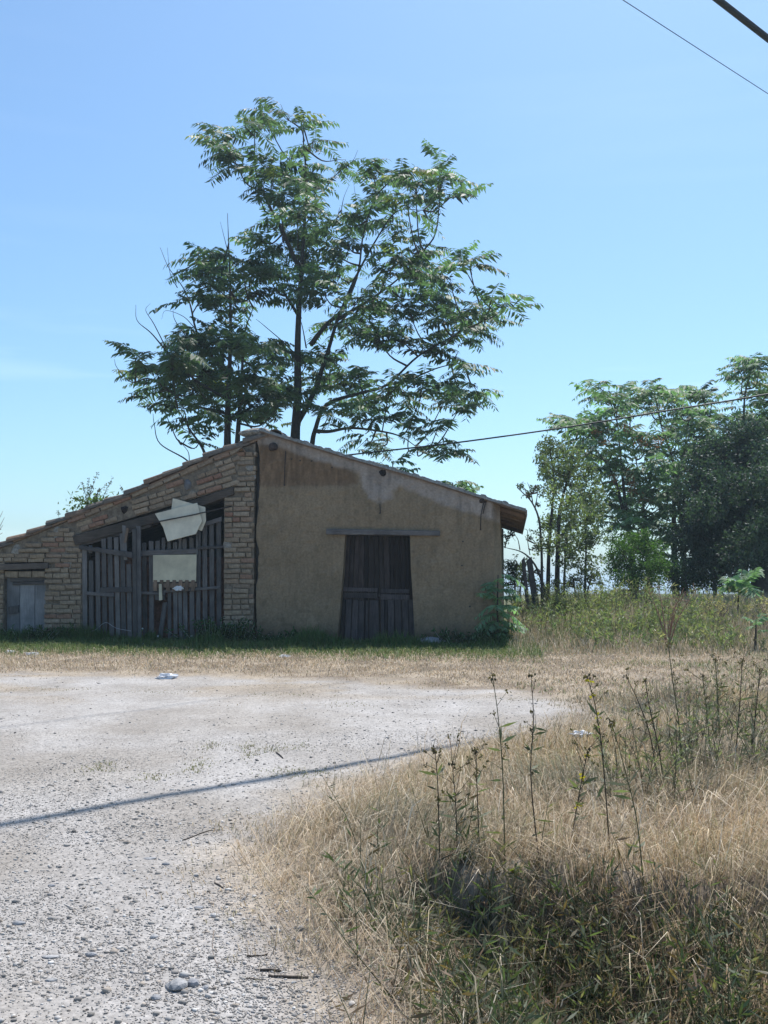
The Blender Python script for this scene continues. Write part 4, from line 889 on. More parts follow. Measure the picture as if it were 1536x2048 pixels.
leafy_tree('dark_undergrowth_bush', 'low dark bush below the forked pale feathery tree', (1375, 1182), 27.0,
           [([(1375, 1185), (1372, 1160), (1370, 1140)], .03, .01)], [(1350, 1165, 22), (1375, 1160, 26), (1400, 1160, 26), (1420, 1150, 28), (1440, 1165, 26), (1385, 1140, 22), (1340, 1150, 18)], 2600, .06, np.array([.045, .075, .03]), None, 'bush', .6)

leafy_tree('leafy_bush', 'loose leafy bush round the dark stakes beside the shed', (1035, 1178), 22.4,
           [([(1030, 1180), (1028, 1150), (1022, 1120)], .02, .006), ([(1040, 1180), (1046, 1150), (1050, 1130)], .02, .006)],
           [(1015, 1125, 15), (1022, 1145, 18), (1040, 1135, 16), (1030, 1160, 20), (1052, 1158, 18), (1012, 1165, 16), (1070, 1168, 14)], 1500, .06, np.array([.085, .12, .06]), None, 'bush', .4)
leafy_tree('leafy_bush', 'low pale leafy bush at the foot of the clumped dark stems', (1160, 1180), 23.2,
           [([(1150, 1182), (1148, 1165), (1145, 1150)], .018, .006), ([(1175, 1182), (1180, 1165), (1185, 1148)], .018, .006)],
           [(1130, 1165, 14), (1148, 1158, 18), (1170, 1165, 18), (1190, 1158, 18), (1205, 1168, 14), (1105, 1168, 12)], 1300, .055, np.array([.13, .155, .08]), None, 'bush', .4)
# young ailanthus by the dense tree, and the one at the shed corner
def ground_sapling(px, py_top, gp, label, n, L, green, spread=1.0, el=(.25, .95), zspan=.4, droop=.7):
    bp = np.array(gp, float); bp[2] = float(ground(bp[0], bp[1])) - .02
    top = at(px, py_top, bp[1]); root = empty('ailanthus_sapling', bp); tag(root, label, 'sapling')
    st = Acc(); P_ = spline([bp, (bp + top) / 2 + rng.normal(0, .02, 3), top], 5); tube(st, P_, np.linspace(.022, .009, len(P_)), 6); st.build('stem', M['bark'], root, origin=bp)
    it = []
    for i_ in range(n):
        s_ = 1 - zspan * (i_ / n); k_ = P_[int(s_ * (len(P_) - 1))]; az = i_ * 2.4 + rng.uniform(-.3, .3); e_ = rng.uniform(*el) * (s_ if zspan > .6 else 1)
        it.append((k_, (math.cos(az) * math.cos(e_) * spread, math.sin(az) * math.cos(e_), math.sin(e_)), rng.uniform(*L)))
    plant_fronds(root, bp, it, green, droop); return root
gp = at(1478, 1215, 19.5); ground_sapling(1478, 1170, gp, 'bright young sapling with a fan of feathery leaves by the brown trunk', 12, (.5, .75), GREEN * 1.9, el=(.5, 1.35), zspan=.2, droop=.8)
gp = Lw(U(996), -.22, 0); r_ = ground_sapling(996, 1150, gp, 'leafy sapling growing against the bare corner of the mud wall', 44, (.28, .50), GREEN * 2.1, el=(-.2, .7), zspan=.9)
gp = at(1510, 1290, 16.5); ground_sapling(1512, 1240, gp, 'small bright sapling in the dry grass of the meadow', 6, (.2, .32), GREEN * 2.3)

# stakes, brush pile, dry bushes
stk = []
for (x0, y0, x1, y1, w, lab) in ((1046, 1117, 1060, 1185, 8, 'dark weathered stake, the more upright of two beside the shed'), (1058, 1117, 1078, 1190, 13, 'dark broad plank leaning beside the upright stake near the shed'), (1082, 1145, 1090, 1190, 6, 'short dark stump of a stake at the foot of the half-bare sapling')):
    dep = 21.5; b_ = at(x1, y1, dep); b_[2] = float(ground(b_[0], b_[1])) - .05; t_ = at(x0, y0, dep)
    bm = bmesh.new(); wm = w / FOC * dep; 
    vs8 = []
    for P_, k_ in ((b_, 1), (t_, .8)):
        for sx, sy in ((-1, -1), (1, -1), (1, 1), (-1, 1)): vs8.append(bm.verts.new((P_[0] - b_[0] + sx * wm / 2 * k_, P_[1] - b_[1] + sy * .02, P_[2] - b_[2] + (sx * .04 if k_ < 1 else 0))))
    for f_ in ((0, 1, 2, 3), (7, 6, 5, 4), (0, 4, 5, 1), (1, 5, 6, 2), (2, 6, 7, 3), (3, 7, 4, 0)): bm.faces.new([vs8[i_] for i_ in f_])
    bmesh.ops.recalc_face_normals(bm, faces=bm.faces[:]); bmesh.ops.bevel(bm, geom=bm.edges[:], offset=.006, segments=1, affect='EDGES')
    me = bpy.data.meshes.new('fence_stake'); bm.to_mesh(me); bm.free(); o = link('fence_stake', me, M['wood_lower']); o.location = b_; tag(o, lab, 'stake')
acc = Acc(); c0 = at(1250, 1180, 25.0); c0[2] = float(ground(c0[0], c0[1]))
for _ in range(420):
    p_ = c0 + np.array([rng.normal(0, .55), rng.normal(0, .4), 0]); h_ = max(.03, .48 * math.exp(-((p_[0] - c0[0]) / .8) ** 2)) * rng.uniform(.1, 1.1); d_ = norm(rng.normal(0, 1, 3) * np.array([1, 1, .3])) * rng.uniform(.2, .6)
    p_[2] += h_; tube(acc, [p_ - d_ / 2, p_ + rng.normal(0, .02, 3), p_ + d_ / 2], rng.uniform(.006, .016), 3)
o = acc.build('brush_pile', M['twig'], origin=c0); o.location = c0; tag(o, 'low dark pile of cut brushwood behind the weeds', 'brush pile')
def dry_bush(px, py, depth, h, n, mat, label, rad=.35, tips=None):
    b_ = at(px, py, depth); b_[2] = float(ground(b_[0], b_[1])) - .03; root = empty('dry_bush', b_); tag(root, label, 'dry bush')
    acc = Acc(); lf = Acc()
    for i_ in range(n):
        az = rng.uniform(0, 6.28); e = b_ + np.array([math.cos(az) * rad * rng.uniform(.3, 1.2), math.sin(az) * rad * .6, h * rng.uniform(.65, 1.05)])
        m_ = b_ + (e - b_) * .5 + np.array([math.cos(az) * -.05, 0, .06]); P_ = spline([b_, m_, e], 5); tube(acc, P_, np.linspace(.012, .003, len(P_)), 4)
        for _ in range(6):
            s_ = P_[rng.integers(4, len(P_))]; e2 = s_ + rng.normal(0, 1, 3) * np.array([.14, .1, .08]) + np.array([0, 0, .08]); tube(acc, [s_, (s_ + e2) / 2 + rng.normal(0, .01, 3), e2], [.004, .003, .0015], 3)
            if tips: leaf_batch(lf, e2 + rng.normal(0, .025, (9, 3)), .035, tips, .2, .6)
    acc.build('stems', mat, root, origin=b_)
    if tips: tag(lf.build('seed_heads', M['smallleaf'], root, origin=b_), kind='stuff')
dry_bush(1335, 1290, 16.8, 1.0, 6, M['redtwig'], 'reddish leafless bush standing in the meadow weeds', .75)
dry_bush(1430, 1215, 18.5, .62, 9, M['twig'], 'pale dried seed-headed bush beside the bright young sapling', .5, (.34, .27, .18))
dry_bush(1535, 1235, 18.0, .55, 10, M['twig'], 'straw-coloured dry bush under the brown trunk', .45, (.36, .29, .19))

# weed on the brick roof and bare twig at the far end
b_u, b_z = Fp(186, 1012, .25); bp = Lw(b_u, .25, b_z - .07); root = empty('roof_weed', bp); tag(root, 'leafy green weed with flower spikes rooted in the roof tiles', 'weed')
lf = Acc(); st = Acc()
for (px, py) in ((163, 965), (173, 958), (195, 945), (196, 975), (229, 955), (212, 968), (143, 995), (182, 970)):
    e = Lw(Fp(px, py, .25)[0], .25 + rng.uniform(-.1, .15), Fp(px, py, .25)[1]); s_ = bp + np.array([rng.uniform(-.12, .12), 0, .02]); P_ = spline([s_, (s_ + e) / 2 + np.array([0, 0, .04]), e], 6); tube(st, P_, np.linspace(.006, .002, len(P_)), 4)
    n_ = 40; k_ = P_[rng.integers(len(P_) // 3, len(P_), n_)]; leaf_batch(lf, k_ + rng.normal(0, .012, (n_, 3)), .035, (.08, .085, .05), .25, .6)
n_ = 330; P_ = bp + rng.normal(0, 1, (n_, 3)) * np.array([.20, .08, .10]) + np.array([-.02, 0, .12]); leaf_batch(lf, P_, rng.uniform(.06, .13, n_), (.12, .17, .06), .25, .35)
st.build('stems', M['twig'], root, origin=bp); lf.build('leaves', M['smallleaf'], root, origin=bp)
for (px, py, h) in ((118, 1032, 13), (136, 1028, 12), (245, 982, 13)):
    u_, z_ = Fp(px, py, .12); b2_ = Lw(u_, .12, z_ - .03); acc = Acc(); tube(acc, [b2_, b2_ + np.array([-.02, 0, h * .0085])], [.004, .002], 4); leaf_batch(acc, b2_ + np.array([-.02, 0, h * .0085]) * rng.uniform(.4, 1.1, (26, 1)) + rng.normal(0, .012, (26, 3)), .03, (.07, .08, .05))
    o = acc.build('roof_weed', M['smallleaf'], origin=b2_); o.location = b2_; tag(o, {118: 'tiny weed tuft on the low end of the tiled roof', 136: 'tiny weed tuft just below the leafy roof weed', 245: 'tiny weed tuft on the tiles above the leafy roof weed'}[px], 'weed')
b_ = at(-40, 1180, 25); b_[2] = float(ground(b_[0], b_[1])); root = empty('bare_shrub', b_); tag(root, 'bare twiggy shrub beyond the low end of the shed', 'shrub'); acc = Acc()
for (px, py) in ((6, 1022), (9, 1035), (6, 1050), (3, 1058), (-10, 1010), (-20, 1000), (-30, 1020), (5, 1066)):
    e = at(px, py, 25); m_ = at(-22, 1075, 25); tube(acc, spline([b_, m_, (m_ + e) / 2 + rng.normal(0, .03, 3), e], 4), np.linspace(.02, .004, 13), 4)
acc.build('stems', M['twig'], root, origin=b_)

# ================================================================== CABLES
G1, G3 = gpt(0, 1650), gpt(1120, 1455)
npl = np.cross(G3 - G1, S_DIR)
def on_plane(px, py):
    d = ray(px, py); return EYE + d * (((G1 - EYE) @ npl) / (d @ npl))
ca_, cb_ = on_plane(1432, -4), on_plane(1540, 80); dv = norm(cb_ - ca_)
def cable(name, a_, b_, sag, r, mat, label, n=60, ext=0):
    t = np.linspace(0, 1, n); P_ = a_ + (b_ - a_) * t[:, None]; P_[:, 2] -= sag * 4 * t * (1 - t); acc = Acc(); tube(acc, P_, r, 7); mid = P_[n // 2]
    o = acc.build(name, mat, origin=mid, smooth=True); o.location = mid; return tag(o, label, 'cable')
mid = (ca_ + cb_) / 2
cable('overhead_cable', mid - dv * 32 , mid + dv * 32, 0.0, .055, M['cable'], 'thick black overhead cable crossing the sky corner')
a2, b2 = at(1243, -2, 22), at(1540, 190, 27.5); dv2 = norm(b2 - a2); cable('overhead_wire', a2 - dv2 * 25, b2 + dv2 * 20, 0, .010, M['wire'], 'thin bluish wire parallel to the thick black overhead cable')
Pc = spline([at(560, 925, 24.6), at(740, 905, 24), at(915, 885, 23.6), at(1130, 855, 23.2), at(1330, 822, 22.8), at(1536, 788, 22.4), at(1800, 735, 22)], 8)
acc = Acc(); tube(acc, Pc, .017, 6); o = acc.build('overhead_wire', M['cable'], origin=Pc[20]); o.location = Pc[20]; tag(o, 'dark sagging wire running from behind the shed past the trees', 'cable')

# ================================================================== GRASS AND WEEDS
def scatter(n, x0, x1, y0, y1): return rng.uniform(x0, x1, n), rng.uniform(y0, y1, n)
def on_ground(x, y, dz=-.01): return np.stack([x, y, ground(x, y) + dz], 1)
STRAW = [(.52, .435, .325), (.44, .355, .255), (.60, .525, .42), (.345, .265, .185), (.28, .255, .16)]
# dry grass of the foreground bank
def frust(x, y, m_=.6): return np.abs(x) < .375 * y + m_
acc = Acc()
x, y = scatter(330000, -1.5, 5.2, 2.8, 11.5); sd_ = -lot_sd(x, y)
dens = sstep(-.45, .55, sd_ + .5 * (fbm(x * 3.2, y * 3.2, 62) - .5)) ** 1.5 * (0.35 + .65 * sstep(.3, .55, fbm(x * 1.6, y * 1.6, 61))) * frust(x, y) * np.clip(5.2 / y, .25, 1.0)
dens *= 1 - .80 * sstep(.06, .26, -bank(x, y))
k_ = rng.random(len(x)) < dens * .62; x, y, sd_ = x[k_], y[k_], sd_[k_]; N = len(x); print('bank blades', N)
tall = sstep(.1, .9, sd_) * (0.6 + .8 * fbm(x * 2, y * 2, 63))
H = (.055 + .17 * tall) * rng.uniform(.45, 1.5, N); gm = fbm(x * .8, y * .8, 66)
cols = mixcol(N, STRAW, [3, 3.2, 1.3, 2, 1.8]) * np.array([.90, .89, .83]); gk = (rng.random(N) < .16 + .6 * sstep(.5, .75, gm) * sstep(.2, 1.5, x))[:, None]; cols = np.where(gk, mixcol(N, [(.21, .215, .13), (.27, .26, .165)], [1, 1]), cols)
pt = fbm(x * 1.4, y * 1.4, 103)[:, None]; cols = cols * (.62 + .72 * pt) * (1 + (fbm(x * .9, y * .9, 104)[:, None] - .5) * np.array([.25, -.05, -.35]))
la = 14 * fbm(x * .9, y * .9, 64, 2); lv = np.stack([np.cos(la), np.sin(la), 0 * la], 1) * 1.3
blades(acc, on_ground(x, y), H, rng.uniform(.0022, .0048, N) * np.clip(y / 5, .9, 2), rng.uniform(.25, 1.1, N) * (.6 + .7 * fbm(x * 1.7, y * 1.7, 65)), cols, lean=lv)
n_ = 2600; x, y = scatter(n_, -1.2, 5.2, 3.2, 9.5); sd_ = -lot_sd(x, y); k_ = (sd_ > .15) & frust(x, y) & (rng.random(n_) < 1 - .7 * sstep(.04, .2, -bank(x, y))); x, y = x[k_], y[k_]; N = len(x)
blades(acc, on_ground(x, y, .02), rng.uniform(.22, .55, N), rng.uniform(.003, .0055, N), rng.uniform(.25, 1.15, N), mixcol(N, [(.60, .53, .42), (.50, .43, .32), (.40, .30, .20)], [2, 2, 1]))
# matted thatch lying flat
n_ = 60000; x, y = scatter(n_, -1.5, 5.2, 2.9, 10); sd_ = -lot_sd(x, y); k_ = (rng.random(n_) < sstep(.0, .3, sd_) * frust(x, y) * (1 - .85 * sstep(.04, .2, -bank(x, y)))); x, y = x[k_], y[k_]; N = len(x)
blades(acc, on_ground(x, y, .004 ), rng.uniform(.10, .30, N), rng.uniform(.002, .0042, N), rng.uniform(1.0, 1.25, N), mixcol(N, STRAW, [3, 4, 1.5, 3, .6]))
tag(acc.build('dry_grass', M['straw']), 'tangled straw-coloured dry grass on the bank beside the gravel', 'grass', kind='stuff')
# dry short turf between yard and shed, turning green at the wall
acc = Acc()
x, y = scatter(170000, -7.5, 9.5, 10.4, 19.0); ul = (np.stack([x, y], 1) - P0[:2]) @ EU[:2]; vl = (np.stack([x, y], 1) - P0[:2]) @ EV[:2]
sd_ = -lot_sd(x, y); inshed = (vl > -.02) & (ul < .05)
dens = np.where(sd_ > 0, .35 + .65 * sstep(0, .8, sd_), .75 * sstep(.46, .62, fbm(x * .8, y * 2.6, 21)) * sstep(10.6, 12.8, y)) * ~inshed * frust(x, y, 1.0)
k_ = rng.random(len(x)) < dens; x, y, ul, vl, sd_ = x[k_], y[k_], ul[k_], vl[k_], sd_[k_]; N = len(x); print('turf', N)
gr = sstep(-3.0, -1.5, vl + .9 * (fbm(x * 1.1, y * 1.1, 67) - .5)) * (ul < .6) + .35 * sstep(.4, .7, fbm(x * .9, y * .9, 68)) * (ul > .2)
H = (.035 + .05 * fbm(x * 2, y * 2, 69) + .08 * gr) * rng.uniform(.5, 1.6, N) * (.35 + .65 * sstep(-.1, .7, sd_))
cols = np.where((rng.random(N) < gr)[:, None], mixcol(N, [(.10, .165, .045), (.15, .20, .07), (.20, .21, .09)], [2, 2, 1]), mixcol(N, STRAW, [3, 3, 1.5, 2, 1]))
blades(acc, on_ground(x, y), H, rng.uniform(.006, .011, N), rng.uniform(.35, 1.15, N), cols)
tag(acc.build('short_grass', M['straw']), 'short turf turning from straw to green in front of the shed', 'grass', kind='stuff')
# lush shaded grass at the wall foot
acc = Acc(); n_ = 30000; ul = rng.uniform(U(-40), .15, n_); vl = -np.abs(rng.normal(0, .42, n_)) - .02
clump = fbm(ul * 1.3, vl * 1.3 + 9, 70); k_ = rng.random(n_) < (.25 + .75 * sstep(.35, .6, clump)); ul, vl, clump = ul[k_], vl[k_], clump[k_]; N = len(ul)
Pw = P0[:2] + np.outer(ul, EU[:2]) + np.outer(vl, EV[:2]); H = (.09 + .26 * sstep(.4, .75, clump)) * rng.uniform(.4, 1.3, N)
blades(acc, on_ground(Pw[:, 0], Pw[:, 1]), H, rng.uniform(.006, .013, N), rng.uniform(.1, .8, N), mixcol(N, [(.055, .11, .03), (.08, .14, .04), (.12, .16, .06)], [2, 2, 1]))
tag(acc.build('wall_grass', M['blade']), 'lush dark green grass along the foot of the shed', 'grass', kind='stuff')
# meadow grass right of the shed
acc = Acc(); x, y = scatter(110000, 1.6, 11.5, 14.0, 25.0); ul = (np.stack([x, y], 1) - P0[:2]) @ EU[:2]
k_ = (rng.random(len(x)) < (.35 + .65 * fbm(x * .9, y * .9, 72)) * np.where(y < 16, .45, 1)) & ((ul > .12) | (y < 15)) & frust(x, y, 1.0); x, y, ul = x[k_], y[k_], ul[k_]; N = len(x); print('meadow', N)
tall = sstep(15.2, 18.5, y + 1.2 * (fbm(x * .6, y * .6, 73) - .5)); gk = sstep(.35, .6, fbm(x * .55, y * .55, 74)) * tall * sstep(6.8, 4.2, x + (fbm(x, y, 79) - .5) * 2)
H = (.05 + .36 * tall) * rng.uniform(.4, 1.4, N); cols = np.where((rng.random(N) < .25 + .65 * gk)[:, None], mixcol(N, [(.21, .235, .12), (.17, .21, .10), (.27, .265, .15)], [2, 1.5, 1.5]), mixcol(N, STRAW, [3, 3, 2, 1.5, 1.2]))
blades(acc, on_ground(x, y), H, rng.uniform(.006, .013, N), rng.uniform(.1, .8, N), cols)
tag(acc.build('meadow_grass', M['straw']), 'rough mixed straw and olive meadow grass right of the shed', 'grass', kind='stuff')
# tall olive weeds in front of the trees
acc = Acc(); n_ = 2600; x, y = scatter(n_, 2.4, 8.5, 16.2, 22.5); ul = (np.stack([x, y], 1) - P0[:2]) @ EU[:2]; k_ = (ul > .25) & (rng.random(n_) < np.where(x < 5.6, 1, .35) * sstep(.36, .58, fbm(x * .75, y * .75, 98)) * (.25 + .75 * sstep(16.2, 18.6, y))); x, y = x[k_], y[k_]; x = np.concatenate([x, rng.uniform(2.5, 4.4, 110)]); y = np.concatenate([y, rng.uniform(20, 23, 110)])
for p_ in on_ground(x, y):
    h_ = rng.uniform(.28, .80) * (1.15 if p_[0] < 5.6 else .75) * (.38 + .62 * sstep(16.2, 20.5, p_[1])) * (.7 + .6 * float(fbm(p_[0] * 1.1, p_[1] * 1.1, 95))); lean_ = rng.normal(0, .10, 2); tp = p_ + np.array([lean_[0], lean_[1], h_]); tube(acc, [p_, (p_ + tp) / 2 + rng.normal(0, .015, 3), tp], [.006, .005, .002], 3, (.15, .14, .06))
    nl = 34; t = rng.uniform(.12, 1.0, nl)[:, None]; d_ = rng.normal(0, 1, (nl, 3)) * np.array([1, 1, .3]) + np.array([0, 0, .9]); g_ = np.array([.22, .245, .13]) if rng.random() < .62 else (np.array([.32, .285, .19]) if rng.random() < .6 else np.array([.16, .21, .11]))
    leaf_batch(acc, p_ + (tp - p_) * t + rng.normal(0, .012, (nl, 3)), rng.uniform(.04, .11, nl), g_, .28, .20, dirs=d_)
tag(acc.build('tall_weeds', M['smallleaf']), 'waist-high olive green weeds between the shed and the trees', 'weeds', kind='stuff')
# nettles at the wall foot
def leafy_clump(c_, h_, rad, n_, green, label, L=.07, cat='weed', name='nettle_clump'):
    bp = np.array(c_, float); bp[2] = float(ground(bp[0], bp[1])) - .01; root = empty(name, bp); tag(root, label, cat); st = Acc(); lf = Acc()
    for _ in range(n_):
        e = bp + np.array([rng.normal(0, rad), rng.normal(0, rad * .5), h_ * rng.uniform(.55, 1.05)]); s_ = bp + (e - bp) * np.array([.6, .6, 0]); tube(st, [s_, (s_ + e) / 2, e], [.005, .004, .002], 3)
        k_ = 34; t = rng.uniform(.1, 1, k_)[:, None]; leaf_batch(lf, s_ + (e - s_) * t + rng.normal(0, .015, (k_, 3)), rng.uniform(.6, 1.2, k_) * L, green, .28, .45)
    st.build('stems', M['smallleaf'], root, origin=bp); lf.build('leaves', M['smallleaf'], root, origin=bp); return root
for (px, v_, h_, rad, n_, lab) in ((435, -.22, .42, .28, 34, 'dark nettle clump against the right-hinged leaf of the gate'), (482, -.2, .34, .26, 26, 'low nettle clump at the foot of the brick pillar'), (75, -.25, .28, .35, 26, 'low dark weeds in front of the small grey door'), (560, -.2, .22, .35, 20, 'low leafy weeds at the foot of the cracked mud wall'), (925, -.2, .26, .4, 26, 'dark weeds below the mud wall beside the double door'), (980, -.28, .36, .14, 16, 'thick leafy weeds at the base of the corner sapling')):
    leafy_clump(Lw(U(px, 1285), v_, 0), h_, rad, n_, (.05, .095, .03), lab.replace('right-hinged leaf of the ', 'slatted '))
# chicory with pale flowers in front of the gate
bp = Lw(U(298, 1290), -.75, 0); bp[2] = float(ground(bp[0], bp[1])); root = empty('chicory', bp); tag(root, 'straggly plant with pale blue flowers before the gate', 'wildflower'); st = Acc(); fl = Acc()
for (px, py) in ((285, 1257), (287, 1288), (294, 1292), (316, 1272), (304, 1298), (318, 1299), (336, 1297), (330, 1300), (272, 1299), (383, 1272)):
    e = at(px, py, bp[1]); tube(st, spline([bp, (bp + e) / 2 + rng.normal(0, .03, 3), e], 4), np.linspace(.005, .002, 9), 4, (.12, .16, .07))
    for a_ in np.linspace(0, 6.28, 10): leaf_batch(fl, np.array([e]), .022, (.62, .66, .85), .05, .5, dirs=np.array([[math.cos(a_), -.5, math.sin(a_)]]))
    leaf_batch(st, bp + (e - bp) * rng.uniform(.1, .95, (14, 1)) + rng.normal(0, .01, (14, 3)), .045, (.11, .16, .06), .2, .25)
st.build('stems', M['smallleaf'], root, origin=bp); fl.build('flowers', M['smallleaf'], root, origin=bp)

# foreground stalks
STK = [([(985, 1350), (997, 1440), (1006, 1560), (1010, 1740)], 'tall dark dry stalk with few buds, rising beside the gravel edge'), ([(1062, 1352), (1067, 1440), (1062, 1560), (1082, 1745)], 'tall dry stalk with a drooping leaf next to the gravel edge'),
       ([(1174, 1353), (1190, 1410), (1205, 1510), (1222, 1720)], 'tall stalk with tiny yellow buds rising behind the white bag'), ([(1224, 1448), (1250, 1540), (1275, 1650), (1292, 1810)], 'brown-headed stalk leaning over the dry bank'),
       ([(1253, 1354), (1275, 1400), (1300, 1470), (1320, 1580)], 'slim leaning stalk behind the brown-headed stalk'), ([(1290, 1360), (1300, 1420), (1318, 1500), (1330, 1580)], 'slim green stalk in the clump near the far bank edge'),
       ([(1337, 1292), (1345, 1360), (1358, 1450), (1366, 1560)], 'tallest pale stalk standing against the far meadow'), ([(870, 1500), (876, 1580), (880, 1740)], 'short grey-green stalk at the rim of the dark weeds'),
       ([(952, 1500), (955, 1600), (960, 1720)], 'short bud-tipped stalk before the straw grass'), ([(1430, 1320), (1436, 1400), (1440, 1500)], 'branching dark stalk at the edge of the bank thicket'), ([(1485, 1320), (1480, 1400), (1470, 1520)], 'dark twiggy stalk inside the bank thicket'),
       ([(1520, 1340), (1512, 1420), (1500, 1530)], 'thin dark stalk in the densest part of the bank thicket'), ([(1405, 1350), (1415, 1440), (1425, 1540)], 'forked dark stalk at the start of the bank thicket'), ([(1175, 1500), (1160, 1580), (1140, 1680)], 'bent pale stalk bearing one yellow flower'), ([(905, 1530), (912, 1620), (915, 1720)], 'thin upright stalk among the grey-green weeds')]
for i_, (pts, lab) in enumerate(STK):
    g_ = gpt(*pts[-1]); dep = g_[1]; P_ = [at(x_, y_, dep + (-.12 + .06 * rng.random()) * k_ * 0) for k_, (x_, y_) in enumerate(pts[::-1])]; P_[0] = g_ - np.array([0, 0, .03])
    P_ = spline(P_, 7); root = empty('weed_stalk', g_); tag(root, lab, 'weed stalk'); acc = Acc(); R_ = np.linspace(.0034, .0016, len(P_)) * dep / 5.0
    stemc = (.075, .06, .045) if i_ % 3 else (.12, .125, .065)
    tube(acc, P_, R_, 5, stemc)
    for _ in range(7 if i_ < 9 else 14):                       # side twigs with buds
        k_ = rng.integers(len(P_) // 3, len(P_)); e = P_[k_] + np.array([rng.normal(0, .03), rng.normal(0, .02), rng.uniform(.02, .07)]) * (1 if i_ < 9 else 2.2); tube(acc, [P_[k_], (P_[k_] + e) / 2, e], [.0016, .0014, .001], 3, stemc)
        leaf_batch(acc, e + rng.normal(0, .004, (7, 3)), .014, (.10, .08, .045), .2, .7)
    leaf_batch(acc, P_[-1] + rng.normal(0, .006, (12, 3)), .02, (.10, .075, .05), .2, .6)
    if i_ in (2, 13):
        for k_ in (-2, -6, -10): leaf_batch(acc, P_[k_] + rng.normal(0, .006, (8, 3)), .018, (.55, .42, .04), .1, .6)
    nl = 26; t = rng.integers(0, len(P_) * 2 // 3, nl); leaf_batch(acc, P_[t], rng.uniform(.03, .11, nl), (.125, .135, .08), .3, .16, dirs=rng.normal(0, 1, (nl, 3)) * np.array([1, 1, .3]) + np.array([0, 0, .25]))
    acc.build('stem', M['smallleaf'], root, origin=g_)

# thin twiggy growth in the thicket at the far side of the bank
acc = Acc()
for _ in range(150):
    px, py = (rng.uniform(1370, 1560), rng.uniform(1440, 1570)) if rng.random() < .7 else (rng.uniform(1220, 1400), rng.uniform(1500, 1620)); g_ = gpt(px, py); h_ = rng.uniform(.12, .46); tp = g_ + np.array([rng.normal(0, .09), rng.normal(0, .06), h_])
    P_ = spline([g_, (g_ + tp) / 2 + rng.normal(0, .02, 3), tp], 4); sc3 = (.10, .095, .07) if rng.random() < .5 else (.17, .17, .11); tube(acc, P_, np.linspace(.0035, .0015, len(P_)), 3, sc3)
    for _k in range(5):
        q_ = P_[rng.integers(2, len(P_))]; e = q_ + np.array([rng.normal(0, .05), rng.normal(0, .04), rng.uniform(.02, .10)]); tube(acc, [q_, (q_ + e) / 2, e], [.002, .0016, .001], 3, sc3)
    nl = 18; leaf_batch(acc, P_[rng.integers(0, len(P_), nl)], rng.uniform(.03, .08, nl), (.19, .20, .125), .3, .13, dirs=rng.normal(0, 1, (nl, 3)) * np.array([1, 1, .3]) + np.array([0, 0, .8]))
tag(acc.build('bank_thicket', M['smallleaf']), 'thin grey-green twiggy weeds thick on the far side of the bank', 'weeds', kind='stuff')
# grey-green weeds on the near slope of the bank, with long strap leaves
acc = Acc(); n_ = 3000; x, y = scatter(n_, -.2, 3.4, 3.0, 5.5); px_, py_ = proj(on_ground(x, y)); bk = -bank(x, y); nzw = fbm(x * 2.2, y * 2.2, 97)
w_ = .85 * sstep(-.10, .12, bk) * sstep(5.4, 5.0, y) * sstep(.2, .5, -poly_sd(LOT, x, y)) * (.35 + .9 * sstep(.4, .62, nzw)) + .30 * np.exp(-((px_ - 960) / 170) ** 2) * sstep(5.5, 4.8, y) * sstep(700, 850, px_) * sstep(.35, .6, nzw)
k_ = rng.random(n_) < w_; x, y = x[k_], y[k_]; print('near weeds', len(x))
for p_ in on_ground(x, y):
    h_ = rng.uniform(.12, .42); ln = rng.normal(0, .09, 2); tp = p_ + np.array([ln[0] - .03, ln[1], h_]); tube(acc, [p_, (p_ + tp) / 2 + rng.normal(0, .012, 3), tp], [.0026, .0022, .0012], 3, (.10, .105, .055))
    nl = 13; t = rng.uniform(.02, .95, nl)[:, None]; d_ = rng.normal(0, 1, (nl, 3)) * np.array([1, 1, .25]) + np.array([0, 0, .75]); leaf_batch(acc, p_ + (tp - p_) * t, rng.uniform(.03, .085, nl), (.085, .105, .058) if rng.random() < .5 else ((.18, .155, .105) if rng.random() < .6 else (.15, .095, .06)), .3, .15, dirs=d_)
tag(acc.build('bank_weeds', M['smallleaf']), 'grey-green strap-leaved weeds on the near face of the bank', 'weeds', kind='stuff')
n_ = 60000; acc = Acc(); x, y = scatter(n_, -.2, 3.4, 2.8, 5.3); k_ = rng.random(n_) < sstep(-.10, .10, -bank(x, y)) * sstep(.2, .5, -poly_sd(LOT, x, y)) * (.35 + .65 * sstep(.35, .6, fbm(x * 2.6, y * 2.6, 105))); x, y = x[k_], y[k_]; N = len(x)
blades(acc, on_ground(x, y), rng.uniform(.05, .26, N), rng.uniform(.003, .007, N), rng.uniform(.2, 1.1, N), mixcol(N, [(.06, .095, .035), (.10, .125, .06), (.17, .13, .08), (.33, .275, .19), (.13, .085, .055)], [3, 3, 2, 1.2, 1.6]))
tag(acc.build('bank_undergrowth', M['straw']), 'dark green and brown undergrowth low on the near bank', 'undergrowth', kind='stuff')
